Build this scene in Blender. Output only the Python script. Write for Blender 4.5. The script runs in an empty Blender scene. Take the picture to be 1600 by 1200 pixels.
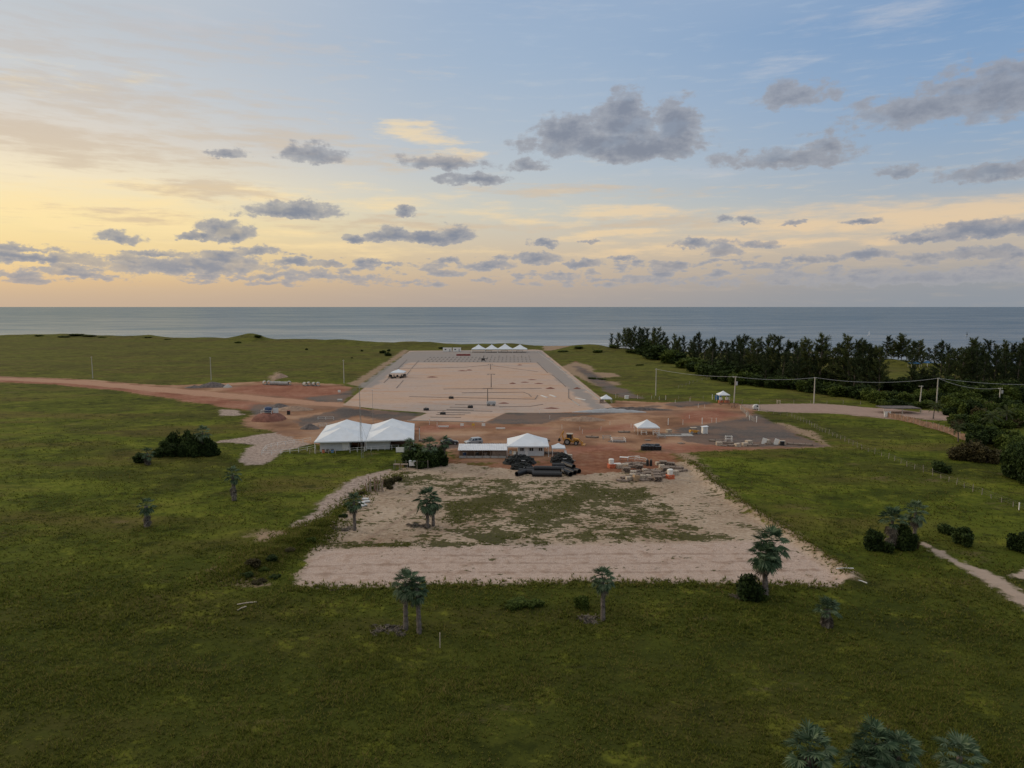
import bpy, bmesh, math, random
import numpy as np
from mathutils import Vector, Matrix

random.seed(7)
RNG = np.random.default_rng(11)
scene = bpy.context.scene
COL = scene.collection
PI = math.pi

# ------------------------------------------------------------------ camera, sky, sun, exposure
CAM_H = 35.0
PITCH = math.radians(6.27)
FPX = 1110.0                       # focal length in pixels of the 1600 px wide photograph
cam_data = bpy.data.cameras.new('camera')
cam_data.sensor_width = 36.0
cam_data.lens = 36.0 * FPX / 1600.0
cam_data.clip_start = 0.5
cam_data.clip_end = 60000.0
cam = bpy.data.objects.new('camera', cam_data)
COL.objects.link(cam)
cam.location = (0, 0, CAM_H)
cam.rotation_euler = (PI / 2 - PITCH, 0, 0)
scene.camera = cam
scene.view_settings.view_transform = 'Standard'
scene.view_settings.look = 'None'
scene.view_settings.exposure = 0.0
scene.view_settings.gamma = 1.0
scene.view_settings.use_curve_mapping = False
scene.cycles.max_bounces = 6
scene.cycles.diffuse_bounces = 2
scene.cycles.glossy_bounces = 2
scene.cycles.transparent_max_bounces = 6

SUN_ELEV = math.radians(13.0)
SUN_AZ = math.radians(-62.0)       # to the left of the view direction (+Y)
sun_data = bpy.data.lights.new('sun', 'SUN')
sun_data.energy = 1.5
sun_data.angle = math.radians(12)
sun_data.color = (1.0, 0.80, 0.58)
sun = bpy.data.objects.new('sun', sun_data)
COL.objects.link(sun)
sdir = Vector((math.sin(SUN_AZ) * math.cos(SUN_ELEV), math.cos(SUN_AZ) * math.cos(SUN_ELEV), math.sin(SUN_ELEV)))
sun.rotation_euler = sdir.to_track_quat('Z', 'Y').to_euler()

def lin(c):
    return tuple(((v / 255.0) / 12.92 if v / 255.0 <= 0.04045 else ((v / 255.0 + 0.055) / 1.055) ** 2.4) for v in c)

def pix_dir(px, py):
    x = (px - 800.0) / FPX
    yc = (600.0 - py) / FPX
    c, s = math.cos(PITCH), math.sin(PITCH)
    return (x, c + yc * s, -s + yc * c)

def pix_ang(px, py):
    d = pix_dir(px, py)
    return math.atan2(d[0], d[1]), math.atan2(d[2], math.hypot(d[0], d[1]))

class NT:
    """small helper that wires shader nodes"""
    def __init__(self, tree):
        self.t = tree
    def new(self, kind, **kw):
        n = self.t.nodes.new(kind)
        for k, v in kw.items():
            setattr(n, k, v)
        return n
    def put(self, sock, v):
        if isinstance(v, bpy.types.NodeSocket):
            self.t.links.new(v, sock)
        elif v is not None:
            sock.default_value = v
    def m(self, op, a, b=None, c=None, clamp=False):
        n = self.new('ShaderNodeMath', operation=op, use_clamp=clamp)
        for i, v in enumerate((a, b, c)):
            self.put(n.inputs[i], v)
        return n.outputs[0]
    def vm(self, op, a, b=None):
        n = self.new('ShaderNodeVectorMath', operation=op)
        self.put(n.inputs[0], a)
        if b is not None:
            self.put(n.inputs[1], b)
        return n.outputs['Value'] if op in ('LENGTH', 'DOT_PRODUCT') else n.outputs[0]
    def xyz(self, x, y, z):
        n = self.new('ShaderNodeCombineXYZ')
        for i, v in enumerate((x, y, z)):
            self.put(n.inputs[i], v)
        return n.outputs[0]
    def sep(self, v):
        n = self.new('ShaderNodeSeparateXYZ')
        self.put(n.inputs[0], v)
        return n.outputs
    def noise(self, vec, scale, detail=4.0, rough=0.55, dist=0.0):
        n = self.new('ShaderNodeTexNoise')
        self.put(n.inputs['Vector'], vec)
        n.inputs['Scale'].default_value = scale
        n.inputs['Detail'].default_value = detail
        n.inputs['Roughness'].default_value = rough
        n.inputs['Distortion'].default_value = dist
        return n.outputs[0]
    def noise_col(self, vec, scale, detail=4.0, rough=0.55):
        n = self.new('ShaderNodeTexNoise')
        self.put(n.inputs['Vector'], vec)
        n.inputs['Scale'].default_value = scale
        n.inputs['Detail'].default_value = detail
        n.inputs['Roughness'].default_value = rough
        return n.outputs[1]
    def ramp(self, fac, stops, interp='LINEAR'):
        n = self.new('ShaderNodeValToRGB')
        r = n.color_ramp
        r.interpolation = interp
        while len(r.elements) < len(stops):
            r.elements.new(0.5)
        for e, (p, c) in zip(r.elements, stops):
            e.position = p
            e.color = (c[0], c[1], c[2], 1.0)
        self.put(n.inputs[0], fac)
        return n.outputs[0]
    def mix(self, fac, a, b):
        n = self.new('ShaderNodeMix', data_type='RGBA')
        self.put(n.inputs[0], fac)
        for s, v in ((n.inputs[6], a), (n.inputs[7], b)):
            if isinstance(v, tuple) and len(v) == 3:
                v = (v[0], v[1], v[2], 1.0)
            self.put(s, v)
        return n.outputs[2]
    def step(self, x, lo, hi):
        n = self.new('ShaderNodeMapRange', interpolation_type='SMOOTHSTEP')
        self.put(n.inputs[0], x)
        n.inputs[1].default_value = lo
        n.inputs[2].default_value = hi
        return n.outputs[0]
    def attr(self, name):
        return self.new('ShaderNodeAttribute', attribute_name=name).outputs['Fac']

def build_world():
    w = bpy.data.worlds.new('World')
    scene.world = w
    w.use_nodes = True
    t = w.node_tree
    t.nodes.clear()
    n = NT(t)
    out = n.new('ShaderNodeOutputWorld')
    d = n.new('ShaderNodeTexCoord').outputs['Generated']
    x, y, z = n.sep(d)
    e = n.m('ARCSINE', z)
    hor = n.m('SQRT', n.m('ADD', n.m('MULTIPLY', x, x), n.m('MULTIPLY', y, y)))
    s = n.m('DIVIDE', x, n.m('MAXIMUM', hor, 0.001))
    a = n.m('ARCTAN2', x, y)
    # clear-air colour: three elevation ramps blended round the compass
    EM = 0.8
    def col(px, stops, zen):
        rs = []
        for py, c in sorted(stops, key=lambda q: -q[0]):
            rs.append((max(0.0, pix_ang(px, py)[1]) / EM, lin(c)))
        rs.append((1.0, zen))
        return n.ramp(n.m('DIVIDE', e, EM), rs)
    zen = (0.86, 0.83, 0.80)
    cl = col(60, [(476, (200, 176, 150)), (440, (222, 188, 144)), (395, (241, 211, 152)), (335, (252, 228, 168)), (270, (246, 229, 194)),
                  (200, (224, 213, 198)), (120, (206, 207, 207)), (0, (194, 199, 204))], zen)
    cm = col(800, [(476, (178, 166, 158)), (440, (196, 176, 156)), (395, (208, 190, 166)), (330, (205, 203, 192)), (270, (188, 197, 204)),
                   (200, (176, 190, 205)), (100, (163, 183, 206)), (0, (156, 178, 205))], zen)
    cr = col(1540, [(476, (140, 148, 158)), (440, (152, 155, 161)), (395, (188, 176, 164)), (335, (196, 188, 176)), (290, (164, 177, 191)),
                    (200, (146, 170, 197)), (100, (134, 164, 199)), (0, (122, 156, 196))], zen)
    base = n.mix(n.step(s, -0.60, 0.05), cl, cm)
    base = n.mix(n.step(s, -0.05, 0.60), base, cr)
    # physical sky under it
    sky = n.new('ShaderNodeTexSky', sky_type='NISHITA')
    sky.sun_disc = False
    sky.sun_elevation = SUN_ELEV
    sky.sun_rotation = SUN_AZ
    sky.altitude = 30.0
    skyc = n.vm('MULTIPLY', sky.outputs[0], (0.10, 0.10, 0.10))
    base = n.mix(0.06, base, skyc)
    # warped angular coordinates for the clouds
    p = n.xyz(a, e, 0.0)
    ps = n.xyz(a, n.m('MULTIPLY', e, 1.7), 0.0)
    w1 = n.vm('MULTIPLY', n.vm('SUBTRACT', n.noise_col(ps, 22.0, 5.0, 0.6), (0.5, 0.5, 0.5)), (0.034, 0.024, 0.0))
    w2 = n.vm('MULTIPLY', n.vm('SUBTRACT', n.noise_col(ps, 85.0, 5.0, 0.65), (0.5, 0.5, 0.5)), (0.020, 0.013, 0.0))
    pw = n.vm('ADD', n.vm('ADD', p, w1), w2)
    ws = n.vm('MULTIPLY', n.vm('SUBTRACT', n.noise_col(n.xyz(n.m('MULTIPLY', a, 1.0), n.m('MULTIPLY', e, 4.5), 2.0), 7.0, 6.0, 0.6), (0.5, 0.5, 0.5)), (0.30, 0.05, 0.0))
    pc = n.vm('ADD', p, ws)
    def field(blobs, pos, base=False):
        acc = None
        for (px, py, rx, ry, k) in blobs:
            aa, ee = pix_ang(px, py)
            q = n.vm('MULTIPLY', n.vm('SUBTRACT', pos, (aa, ee, 0)), (FPX / (rx * 1.25), FPX / (ry * 1.25), 0))
            if base:
                q = n.vm('MAXIMUM', q, n.vm('MULTIPLY', q, (-1.0, -1.7, 0.0)))
            v = n.m('MULTIPLY_ADD', n.vm('LENGTH', q), -k, k)
            acc = v if acc is None else n.m('MAXIMUM', acc, v)
        return acc
    # thin veils lit from below, and grey-beige veils
    warm = [(600, 190, 36, 9, .7), (630, 202, 40, 10, .75), (658, 218, 36, 11, .7), (682, 236, 30, 12, .6), (1010, 333, 110, 9, 1), (930, 366, 55, 8, 1), (1070, 330, 40, 8, .9), (860, 340, 90, 8, .7),
            (1440, 335, 240, 22, 1), (1580, 320, 120, 16, 1), (1180, 375, 160, 10, .7), (250, 350, 260, 14, .7), (60, 320, 200, 26, .8),
            (500, 385, 200, 10, .6), (960, 395, 170, 8, .6), (1300, 375, 190, 9, .8), (60, 122, 60, 12, .5), (500, 310, 260, 12, .5)]
    veil = [(70, 215, 170, 26, 1), (345, 300, 70, 13, 1), (170, 336, 80, 10, .8), (400, 215, 120, 20, .6), (190, 150, 220, 26, .6), (300, 60, 200, 26, .5),
            (640, 250, 90, 12, .7), (900, 300, 160, 10, .7), (620, 350, 150, 8, .7), (260, 250, 120, 14, .5), (1000, 350, 110, 8, .6), (60, 70, 120, 20, .5)]
    pink = [(1400, 22, 120, 26, 1), (1210, 97, 70, 9, .9), (270, 25, 50, 18, .8), (1130, 265, 110, 12, .6), (1500, 30, 90, 14, .7), (860, 12, 100, 18, .5)]
    streak = n.noise(n.xyz(n.m('MULTIPLY', a, 2.0), n.m('MULTIPLY', e, 13.0), 5.0), 5.0, 7.0, 0.62)
    streak2 = n.noise(n.xyz(n.m('MULTIPLY', a, 2.4), n.m('MULTIPLY', e, 18.0), 9.0), 6.0, 7.0, 0.62)
    fade = n.step(e, 0.0, 0.07)
    f = n.m('MULTIPLY', n.step(n.m('ADD', n.m('MULTIPLY', field(warm, pc), 1.0), n.m('MULTIPLY', n.m('SUBTRACT', streak, 0.5), 3.0)), -0.15, 0.85), fade)
    warmc = n.ramp(n.step(s, -0.5, 0.4), [(0, lin((255, 228, 172))), (1, lin((240, 208, 164)))])
    base = n.mix(n.m('MULTIPLY', f, 0.62), base, warmc)
    f = n.step(n.m('ADD', field(veil, pc), n.m('MULTIPLY', n.m('SUBTRACT', streak2, 0.5), 2.8)), -0.1, 0.8)
    veilc = n.ramp(n.m('DIVIDE', e, EM), [(0.0, lin((205, 178, 148))), (0.25, lin((206, 188, 166))), (0.45, lin((190, 190, 194)))])
    base = n.mix(n.m('MULTIPLY', f, 0.62), base, veilc)
    f = n.step(n.m('ADD', field(pink, pc), n.m('MULTIPLY', n.m('SUBTRACT', streak, 0.5), 3.0)), 0.1, 1.5)
    base = n.mix(n.m('MULTIPLY', f, 0.50), base, lin((200, 201, 206)))
    # general faint high streaks
    f = n.m('MULTIPLY', n.step(streak2, 0.50, 0.80), 0.30)
    base = n.mix(f, base, n.ramp(n.m('DIVIDE', e, EM), [(0.0, lin((214, 190, 160))), (0.22, lin((226, 212, 188))), (0.42, lin((186, 198, 212)))]))
    # cumulus: (px, py, half width, half height, strength)
    cum = [(950, 228, 125, 26, 1), (1054, 205, 34, 42, 1.1), (978, 172, 27, 32, 1), (970, 200, 50, 34, 1), (885, 210, 50, 26, .95), (1010, 235, 80, 26, 1.1),
           (1245, 152, 52, 20, .62), (1430, 176, 80, 26, .7), (1560, 150, 95, 42, .75), (1225, 250, 95, 18, .65), (1292, 232, 36, 22, .65),
           (1408, 270, 32, 10, .8), (1552, 272, 60, 14, .85), (825, 262, 30, 12, .6), (490, 246, 40, 18, 1), (358, 243, 24, 10, .8),
           (738, 282, 52, 10, .95), (690, 258, 62, 13, .65), (455, 332, 68, 15, 1), (352, 364, 34, 18, 1), (308, 371, 26, 9, .9),
           (660, 373, 62, 11, 1), (605, 368, 26, 14, 1), (714, 367, 26, 16, 1), (555, 373, 20, 8, .9), (633, 335, 15, 9, .8),
           (60, 405, 85, 9, .95), (300, 419, 110, 14, .95), (352, 406, 42, 12, .9), (40, 388, 42, 6, .7), (112, 428, 56, 6, .8),
           (185, 372, 30, 8, .6), (245, 397, 42, 6, .7), (462, 412, 42, 8, .95), (515, 412, 24, 7, .9), (500, 430, 40, 7, .7), (400, 392, 36, 8, .7),
           (840, 404, 34, 11, 1), (912, 412, 28, 8, .95), (850, 380, 24, 7, .9), (918, 377, 16, 5, .7), (972, 406, 18, 5, .7), (760, 416, 44, 8, .8),
           (700, 408, 20, 6, .8), (705, 430, 24, 7, .7), (1083, 383, 27, 9, .95), (1132, 391, 30, 13, .85), (1165, 345, 20, 8, .8),
           (1130, 345, 12, 7, .6), (1243, 350, 16, 6, .6), (1345, 347, 24, 6, .85), (1265, 405, 19, 7, .9), (1300, 406, 16, 6, .9), (1350, 399, 30, 9, 1),
           (1440, 400, 24, 8, 1), (1525, 397, 42, 9, 1), (1548, 362, 76, 15, 1), (1445, 371, 42, 6, .75), (1190, 384, 32, 6, .55), (1585, 402, 18, 8, .8),
           (1240, 432, 50, 8, .65), (1460, 436, 190, 13, .72), (1105, 440, 66, 7, .55), (1012, 438, 34, 8, .7), (590, 411, 34, 5, .65), (420, 436, 90, 6, .55),
           (560, 436, 60, 5, .5), (880, 434, 40, 5, .5), (20, 432, 40, 5, .6), (950, 440, 50, 4, .5), (640, 440, 40, 4, .5)]
    fb = n.noise(ps, 42.0, 7.0, 0.62)
    fld = field(cum, pw, True)
    # strings of small clouds low over the sea
    sc = n.noise(n.xyz(a, n.m('MULTIPLY', e, 3.0), 4.0), 21.0, 6.0, 0.6)
    band = n.m('MULTIPLY', n.step(e, 0.012, 0.03), n.m('SUBTRACT', 1.0, n.step(e, 0.055, 0.105)))
    fld = n.m('MAXIMUM', fld, n.m('MULTIPLY', n.m('SUBTRACT', n.m('MULTIPLY', sc, band), 0.49), 4.0))
    dens = n.m('ADD', fld, n.m('MULTIPLY', n.m('SUBTRACT', fb, 0.5), 1.5))
    alpha = n.m('MULTIPLY', n.step(dens, -0.02, 0.30), n.step(fld, -0.24, 0.10))
    cc = n.ramp(n.m('DIVIDE', e, EM), [(0.0, lin((158, 158, 164))), (0.10, lin((128, 136, 152))), (0.22, lin((130, 136, 149))), (0.45, lin((128, 138, 157)))])
    edge = n.mix(0.38, cc, n.mix(0.5, base, (0.72, 0.66, 0.60)))
    cc = n.mix(n.step(dens, 0.1, 0.9), edge, cc)
    lumpa = n.noise(ps, 20.0, 3.0, 0.5)
    lump = n.noise(n.vm('ADD', ps, (-0.006, 0.022, 0.0)), 20.0, 3.0, 0.5)
    cc = n.mix(n.m('MULTIPLY', n.step(n.m('SUBTRACT', lumpa, lump), -0.01, 0.16), 0.20), cc, base)
    base = n.mix(n.m('MULTIPLY', alpha, 0.95), base, cc)
    # haze band on the horizon
    hz = n.m('SUBTRACT', 1.0, n.step(e, 0.0, 0.045))
    hazec = n.mix(n.step(s, -0.6, 0.6), lin((196, 172, 150)), lin((146, 152, 160)))
    base = n.mix(n.m('MULTIPLY', hz, 0.6), base, hazec)
    bg = n.new('ShaderNodeBackground')
    n.put(bg.inputs[0], base)
    bg.inputs[1].default_value = 1.0
    t.links.new(bg.outputs[0], out.inputs[0])
    w.cycles.sampling_method = 'MANUAL'
    w.cycles.sample_map_resolution = 512
build_world()

# ------------------------------------------------------------------ terrain functions
_TAB = np.random.default_rng(5).random((256, 256))
def vnoise(x, y):
    x = np.asarray(x, float); y = np.asarray(y, float)
    xi = np.floor(x).astype(int); yi = np.floor(y).astype(int)
    fx = x - xi; fy = y - yi
    fx = fx * fx * (3 - 2 * fx); fy = fy * fy * (3 - 2 * fy)
    a = _TAB[xi & 255, yi & 255]; b = _TAB[(xi + 1) & 255, yi & 255]
    c = _TAB[xi & 255, (yi + 1) & 255]; d = _TAB[(xi + 1) & 255, (yi + 1) & 255]
    return (a * (1 - fx) + b * fx) * (1 - fy) + (c * (1 - fx) + d * fx) * fy
def fbm(x, y, o=4):
    s = 0; k = 0.5
    for i in range(o):
        s = s + k * (vnoise(x * 2 ** i + 17 * i, y * 2 ** i + 5 * i) - 0.5); k *= 0.5
    return s
def flat(px, py):
    d = pix_dir(px, py)
    t = CAM_H / -d[2]
    return d[0] * t, d[1] * t
def W(pts):
    return np.array([flat(*p) for p in pts])
def seg_dist(x, y, pts, closed=False):
    m = len(pts)
    best = np.full(np.shape(x), 1e9)
    for i in range(m if closed else m - 1):
        ax, ay = pts[i]; bx, by = pts[(i + 1) % m]
        dx, dy = bx - ax, by - ay
        t = np.clip(((x - ax) * dx + (y - ay) * dy) / (dx * dx + dy * dy + 1e-9), 0, 1)
        best = np.minimum(best, np.hypot(x - ax - t * dx, y - ay - t * dy))
    return best
def sdf(x, y, pts):
    """signed distance in metres, positive inside"""
    inside = np.zeros(np.shape(x), bool)
    m = len(pts)
    for i in range(m):
        ax, ay = pts[i]; bx, by = pts[(i + 1) % m]
        if ay == by:
            continue
        c = ((ay > y) != (by > y)) & (x < (bx - ax) * (y - ay) / (by - ay) + ax)
        inside ^= c
    dd = seg_dist(x, y, pts, True)
    return np.where(inside, dd, -dd)

SHORE = W([(-2500, 524.5), (-600, 524.5), (0, 525), (200, 526.5), (400, 530), (560, 534), (730, 539), (850, 542), (960, 545), (1060, 550), (1200, 556), (1320, 562), (1450, 569), (1600, 578), (2000, 600), (3200, 640)])
_o = np.argsort(SHORE[:, 0]); SHORE = SHORE[_o]
def shore_y(x):
    return np.interp(x, SHORE[:, 0], SHORE[:, 1])

Z = {}
Z['sand'] = [[(455, 917), (478, 885), (492, 855), (512, 830), (535, 800), (562, 775), (596, 752), (612, 736), (640, 728), (720, 724), (800, 734), (900, 742), (1010, 735), (1062, 722), (1076, 722),
              (1110, 757), (1160, 793), (1200, 821), (1250, 853), (1300, 883), (1327, 905), (1312, 917), (1220, 912), (1100, 914), (1000, 910), (900, 908), (800, 914), (700, 914), (620, 917), (520, 919)]]
Z['strip'] = [[(455, 917), (500, 858), (700, 853), (900, 850), (1150, 846), (1225, 846), (1325, 908), (1310, 916), (1100, 914), (900, 908), (700, 914), (520, 919)]]
Z['patch'] = [[(690, 760), (760, 752), (900, 752), (1000, 762), (1060, 800), (1120, 838), (1080, 848), (700, 850), (660, 835), (700, 800)], [(505, 851), (640, 846), (700, 838), (900, 845), (900, 850), (700, 853), (505, 856)],
              [(625, 735), (720, 748), (900, 752), (900, 758), (700, 764), (600, 752)]]
Z['turf'] = [[(905, 766), (940, 758), (1005, 765), (1012, 778), (960, 784), (915, 780)], [(690, 790), (790, 770), (800, 790), (720, 820)], [(800, 790), (900, 775), (910, 800), (820, 830)],
             [(500, 852), (560, 850), (720, 849), (860, 847), (862, 852), (700, 855), (505, 857)]]
Z['red'] = [[(700, 722), (760, 726), (830, 722), (868, 716), (885, 700), (905, 694), (960, 695), (1000, 706), (1055, 708), (1072, 722), (1062, 738), (1010, 752), (960, 764), (905, 752), (880, 740), (800, 745), (740, 734)],
            [(610, 730), (640, 722), (700, 712), (722, 716), (722, 722), (650, 728)],
            [(-700, 592), (0, 597), (100, 602), (200, 612), (300, 628), (378, 640), (388, 645), (430, 645), (430, 634), (350, 622), (200, 602), (0, 590), (-700, 580)],
            [(375, 604), (410, 600), (530, 603), (548, 608), (535, 626), (470, 624), (420, 618), (345, 612)],
            [(1060, 646), (1125, 638), (1160, 648), (1110, 660), (1060, 662)], [(905, 672), (980, 664), (1000, 668), (900, 680)],
            [(660, 661), (715, 664), (850, 668), (840, 672), (740, 668), (640, 676)], [(1010, 697), (1120, 694), (1170, 702), (1110, 706), (1060, 707)]]
Z['dirt'] = [[(378, 655), (412, 642), (380, 640), (300, 628), (200, 612), (100, 602), (0, 596), (-700, 590), (-700, 580), (0, 588), (120, 592), (250, 602), (330, 600), (410, 596), (535, 601), (552, 606), (537, 632), (640, 650), (790, 646), (940, 640), (962, 626), (1010, 628), (1150, 630), (1186, 636),
              (1180, 648), (1230, 672), (1292, 697), (1240, 701), (1120, 704), (1058, 709), (1000, 704), (910, 706), (860, 722), (715, 724), (700, 705), (655, 692), (560, 700), (490, 694), (445, 682), (420, 672), (385, 668)]]
Z['pink'] = [[(1150, 632), (1290, 631), (1380, 637), (1440, 644), (1480, 652), (1400, 655), (1290, 644), (1185, 642)], [(1440, 640), (1520, 646), (1520, 660), (1440, 655)]]
Z['road'] = [[(-700, 583), (0, 590), (120, 594), (250, 605), (350, 614), (440, 622), (535, 630), (535, 636), (440, 630), (350, 622), (250, 613), (120, 600), (0, 594), (-700, 587)]]
Z['asph'] = [[(462, 656), (500, 648), (535, 636), (580, 641), (660, 646), (640, 657), (600, 657), (560, 650), (520, 658), (470, 668)],
             [(757, 661), (790, 645), (865, 644), (905, 646), (945, 643), (1000, 636), (1030, 634), (1000, 641), (940, 648), (880, 652), (850, 662), (800, 664)],
             [(1040, 632), (1060, 627), (1110, 628), (1115, 632), (1060, 637)],
             [(1050, 668), (1100, 664), (1165, 652), (1182, 646), (1230, 672), (1290, 697), (1240, 699), (1130, 697), (1075, 690), (1060, 680)],
             [(385, 642), (400, 632), (440, 632), (430, 642), (400, 650)], [(470, 622), (530, 616), (545, 610), (560, 604), (548, 618), (536, 628), (490, 628)],
             [(940, 590), (955, 600), (985, 612), (1005, 622), (980, 622), (945, 610), (915, 590), (895, 572), (905, 572)],
             [(640, 700), (700, 694), (790, 693), (790, 697), (716, 700)]]
Z['rut'] = [[(1082, 720), (1130, 736), (1200, 753), (1300, 776), (1300, 777.5), (1200, 754.6), (1130, 737.6), (1082, 721.5)], [(1074, 727), (1120, 743), (1190, 761), (1290, 786), (1290, 787.5), (1190, 762.6), (1120, 744.6), (1074, 728.5)],
            [(0, 1034), (300, 1040), (600, 1042), (1000, 1046), (1500, 1050), (1500, 1052), (1000, 1048), (600, 1044), (300, 1042), (0, 1036)], [(500, 726), (560, 731), (625, 732), (625, 733), (560, 732.3), (500, 727.3)], [(1460, 905), (1500, 940), (1540, 1000), (1544, 1000), (1505, 940), (1464, 904)],
            [(480, 884), (700, 878), (950, 880), (1240, 876), (1240, 877.5), (950, 882), (700, 880), (480, 886)], [(470, 897), (700, 892), (950, 894), (1280, 890), (1280, 891.6), (950, 896), (700, 894), (470, 899)], [(600, 866), (800, 868), (1000, 864), (1190, 866), (1190, 867.4), (1000, 865.5), (800, 869.5), (600, 867.5)],
            [(560, 850), (640, 800), (720, 760), (760, 735), (764, 735), (725, 761), (646, 801), (566, 850)], [(1010, 850), (980, 800), (940, 765), (900, 745), (903, 745), (944, 765), (985, 800), (1017, 850)]]
Z['lot'] = [[(536, 633), (640, 548), (846, 547), (962, 640), (940, 642), (870, 645), (790, 645), (757, 660), (640, 657), (668, 645), (600, 640)]]
Z['pave'] = [[(557, 606), (640, 549), (846, 548), (946, 640), (930, 642), (838, 567), (640, 566), (600, 590), (582, 606)]]
Z['path'] = [[(446, 828), (470, 812), (520, 772), (556, 746), (612, 731), (616, 738), (596, 756), (566, 770), (515, 805), (482, 826)],
             [(372, 722), (385, 700), (400, 694), (340, 690), (400, 680), (440, 674), (492, 684), (488, 694), (446, 702), (410, 726), (385, 728)],
             [(345, 640), (372, 642), (380, 650), (345, 652)]]
Z['track'] = [[(1436, 847), (1442, 846), (1500, 872), (1560, 895), (1600, 922), (1660, 955), (1660, 980), (1595, 942), (1548, 912), (1495, 882)], [(1575, 898), (1620, 880), (1650, 890), (1630, 906)]]
Z['bare'] = [[(868, 575), (900, 566), (925, 572), (930, 592), (965, 600), (940, 606), (905, 590)], [(925, 582), (960, 583), (968, 588), (930, 590)], [(930, 594), (970, 596), (965, 602), (930, 602)],
             [(848, 543), (900, 540), (925, 534), (945, 537), (940, 543), (900, 546), (850, 549)], [(560, 604), (605, 572), (640, 548), (632, 546), (590, 574), (545, 600)], [(1060, 700), (1085, 712), (1120, 752), (1165, 787), (1205, 812), (1260, 848), (1318, 888), (1332, 908), (1312, 905), (1250, 856), (1160, 796), (1110, 760), (1075, 724), (1050, 708)],
             [(1225, 660), (1262, 672), (1300, 698), (1285, 694), (1240, 675), (1205, 660)], [(335, 895), (360, 898), (400, 915), (360, 912)], [(400, 835), (450, 832), (440, 842), (405, 846)],
             [(424, 588), (436, 580), (434, 592), (424, 596)]]
ZW = {k: [W(p) for p in v] for k, v in Z.items()}
BERM = W([(1078, 724), (1112, 757), (1162, 792), (1205, 818), (1260, 852), (1312, 886), (1330, 906)])
DITCH = W([(340, 905), (392, 895), (400, 880), (430, 860), (480, 845), (500, 822)])
def bump(x, y, px, py, r, h, ry=None):
    cx, cy = flat(px, py)
    return h * np.exp(-((x - cx) / r) ** 2 - ((y - cy) / (ry or r)) ** 2)
def H(x, y):
    x = np.asarray(x, float); y = np.asarray(y, float)
    flatm = np.full(np.shape(x), -99.0)
    for k in ('lot', 'dirt', 'sand'):
        for p in ZW[k]:
            flatm = np.maximum(flatm, sdf(x, y, p))
    g = np.clip(-flatm / 6.0, 0, 1)
    z = g * (fbm(x / 45.0, y / 45.0, 3) * 1.6 + fbm(x / 6.0, y / 6.0, 3) * 0.45) + fbm(x / 3.0 + 9, y / 3.0, 2) * 0.10
    z = z + 0.7 * np.exp(-(seg_dist(x, y, BERM) / 1.3) ** 2)
    z = z + 0.9 * np.exp(-(seg_dist(x, y, DITCH) / 2.5) ** 2) * (0.6 + fbm(x / 2.5, y / 2.5, 2) * 2)
    ds = shore_y(x) - y
    z = z + 2.2 * np.exp(-((ds - 26) / 18.0) ** 2) * (1.0 + 2.2 * fbm(x / 40.0 + 3, y / 40.0, 3))
    z = z + bump(x, y, 120, 527, 26, 2.0, 14) + bump(x, y, 392, 532, 15, 3.6, 14) + bump(x, y, 925, 546, 16, 2.6, 22) + bump(x, y, 232, 529, 7, 1.2)
    t = np.clip((10 - ds) / 30.0, 0, 1)
    z = z * (1 - t) - 5.5 * t * t * (3 - 2 * t)
    return z
def P(px, py):
    """point of the terrain seen at a pixel of the photograph"""
    d = pix_dir(px, py)
    z = 0.0
    for _ in range(5):
        t = (CAM_H - z) / -d[2]
        z = float(H(np.array([d[0] * t]), np.array([d[1] * t]))[0])
    return Vector((d[0] * t, d[1] * t, z))
def ground_z(x, y):
    return float(H(np.array([x]), np.array([y]))[0])
def mpp(p):
    """photo pixels per metre at a point"""
    c, s = math.cos(PITCH), math.sin(PITCH)
    return FPX / (p.y * c - (p.z - CAM_H) * s)

# ------------------------------------------------------------------ ground material and sheets
def new_mat(name):
    m = bpy.data.materials.new(name)
    m.use_nodes = True
    t = m.node_tree
    t.nodes.clear()
    n = NT(t)
    out = n.new('ShaderNodeOutputMaterial')
    b = n.new('ShaderNodeBsdfPrincipled')
    t.links.new(b.outputs[0], out.inputs[0])
    return m, n, b

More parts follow.
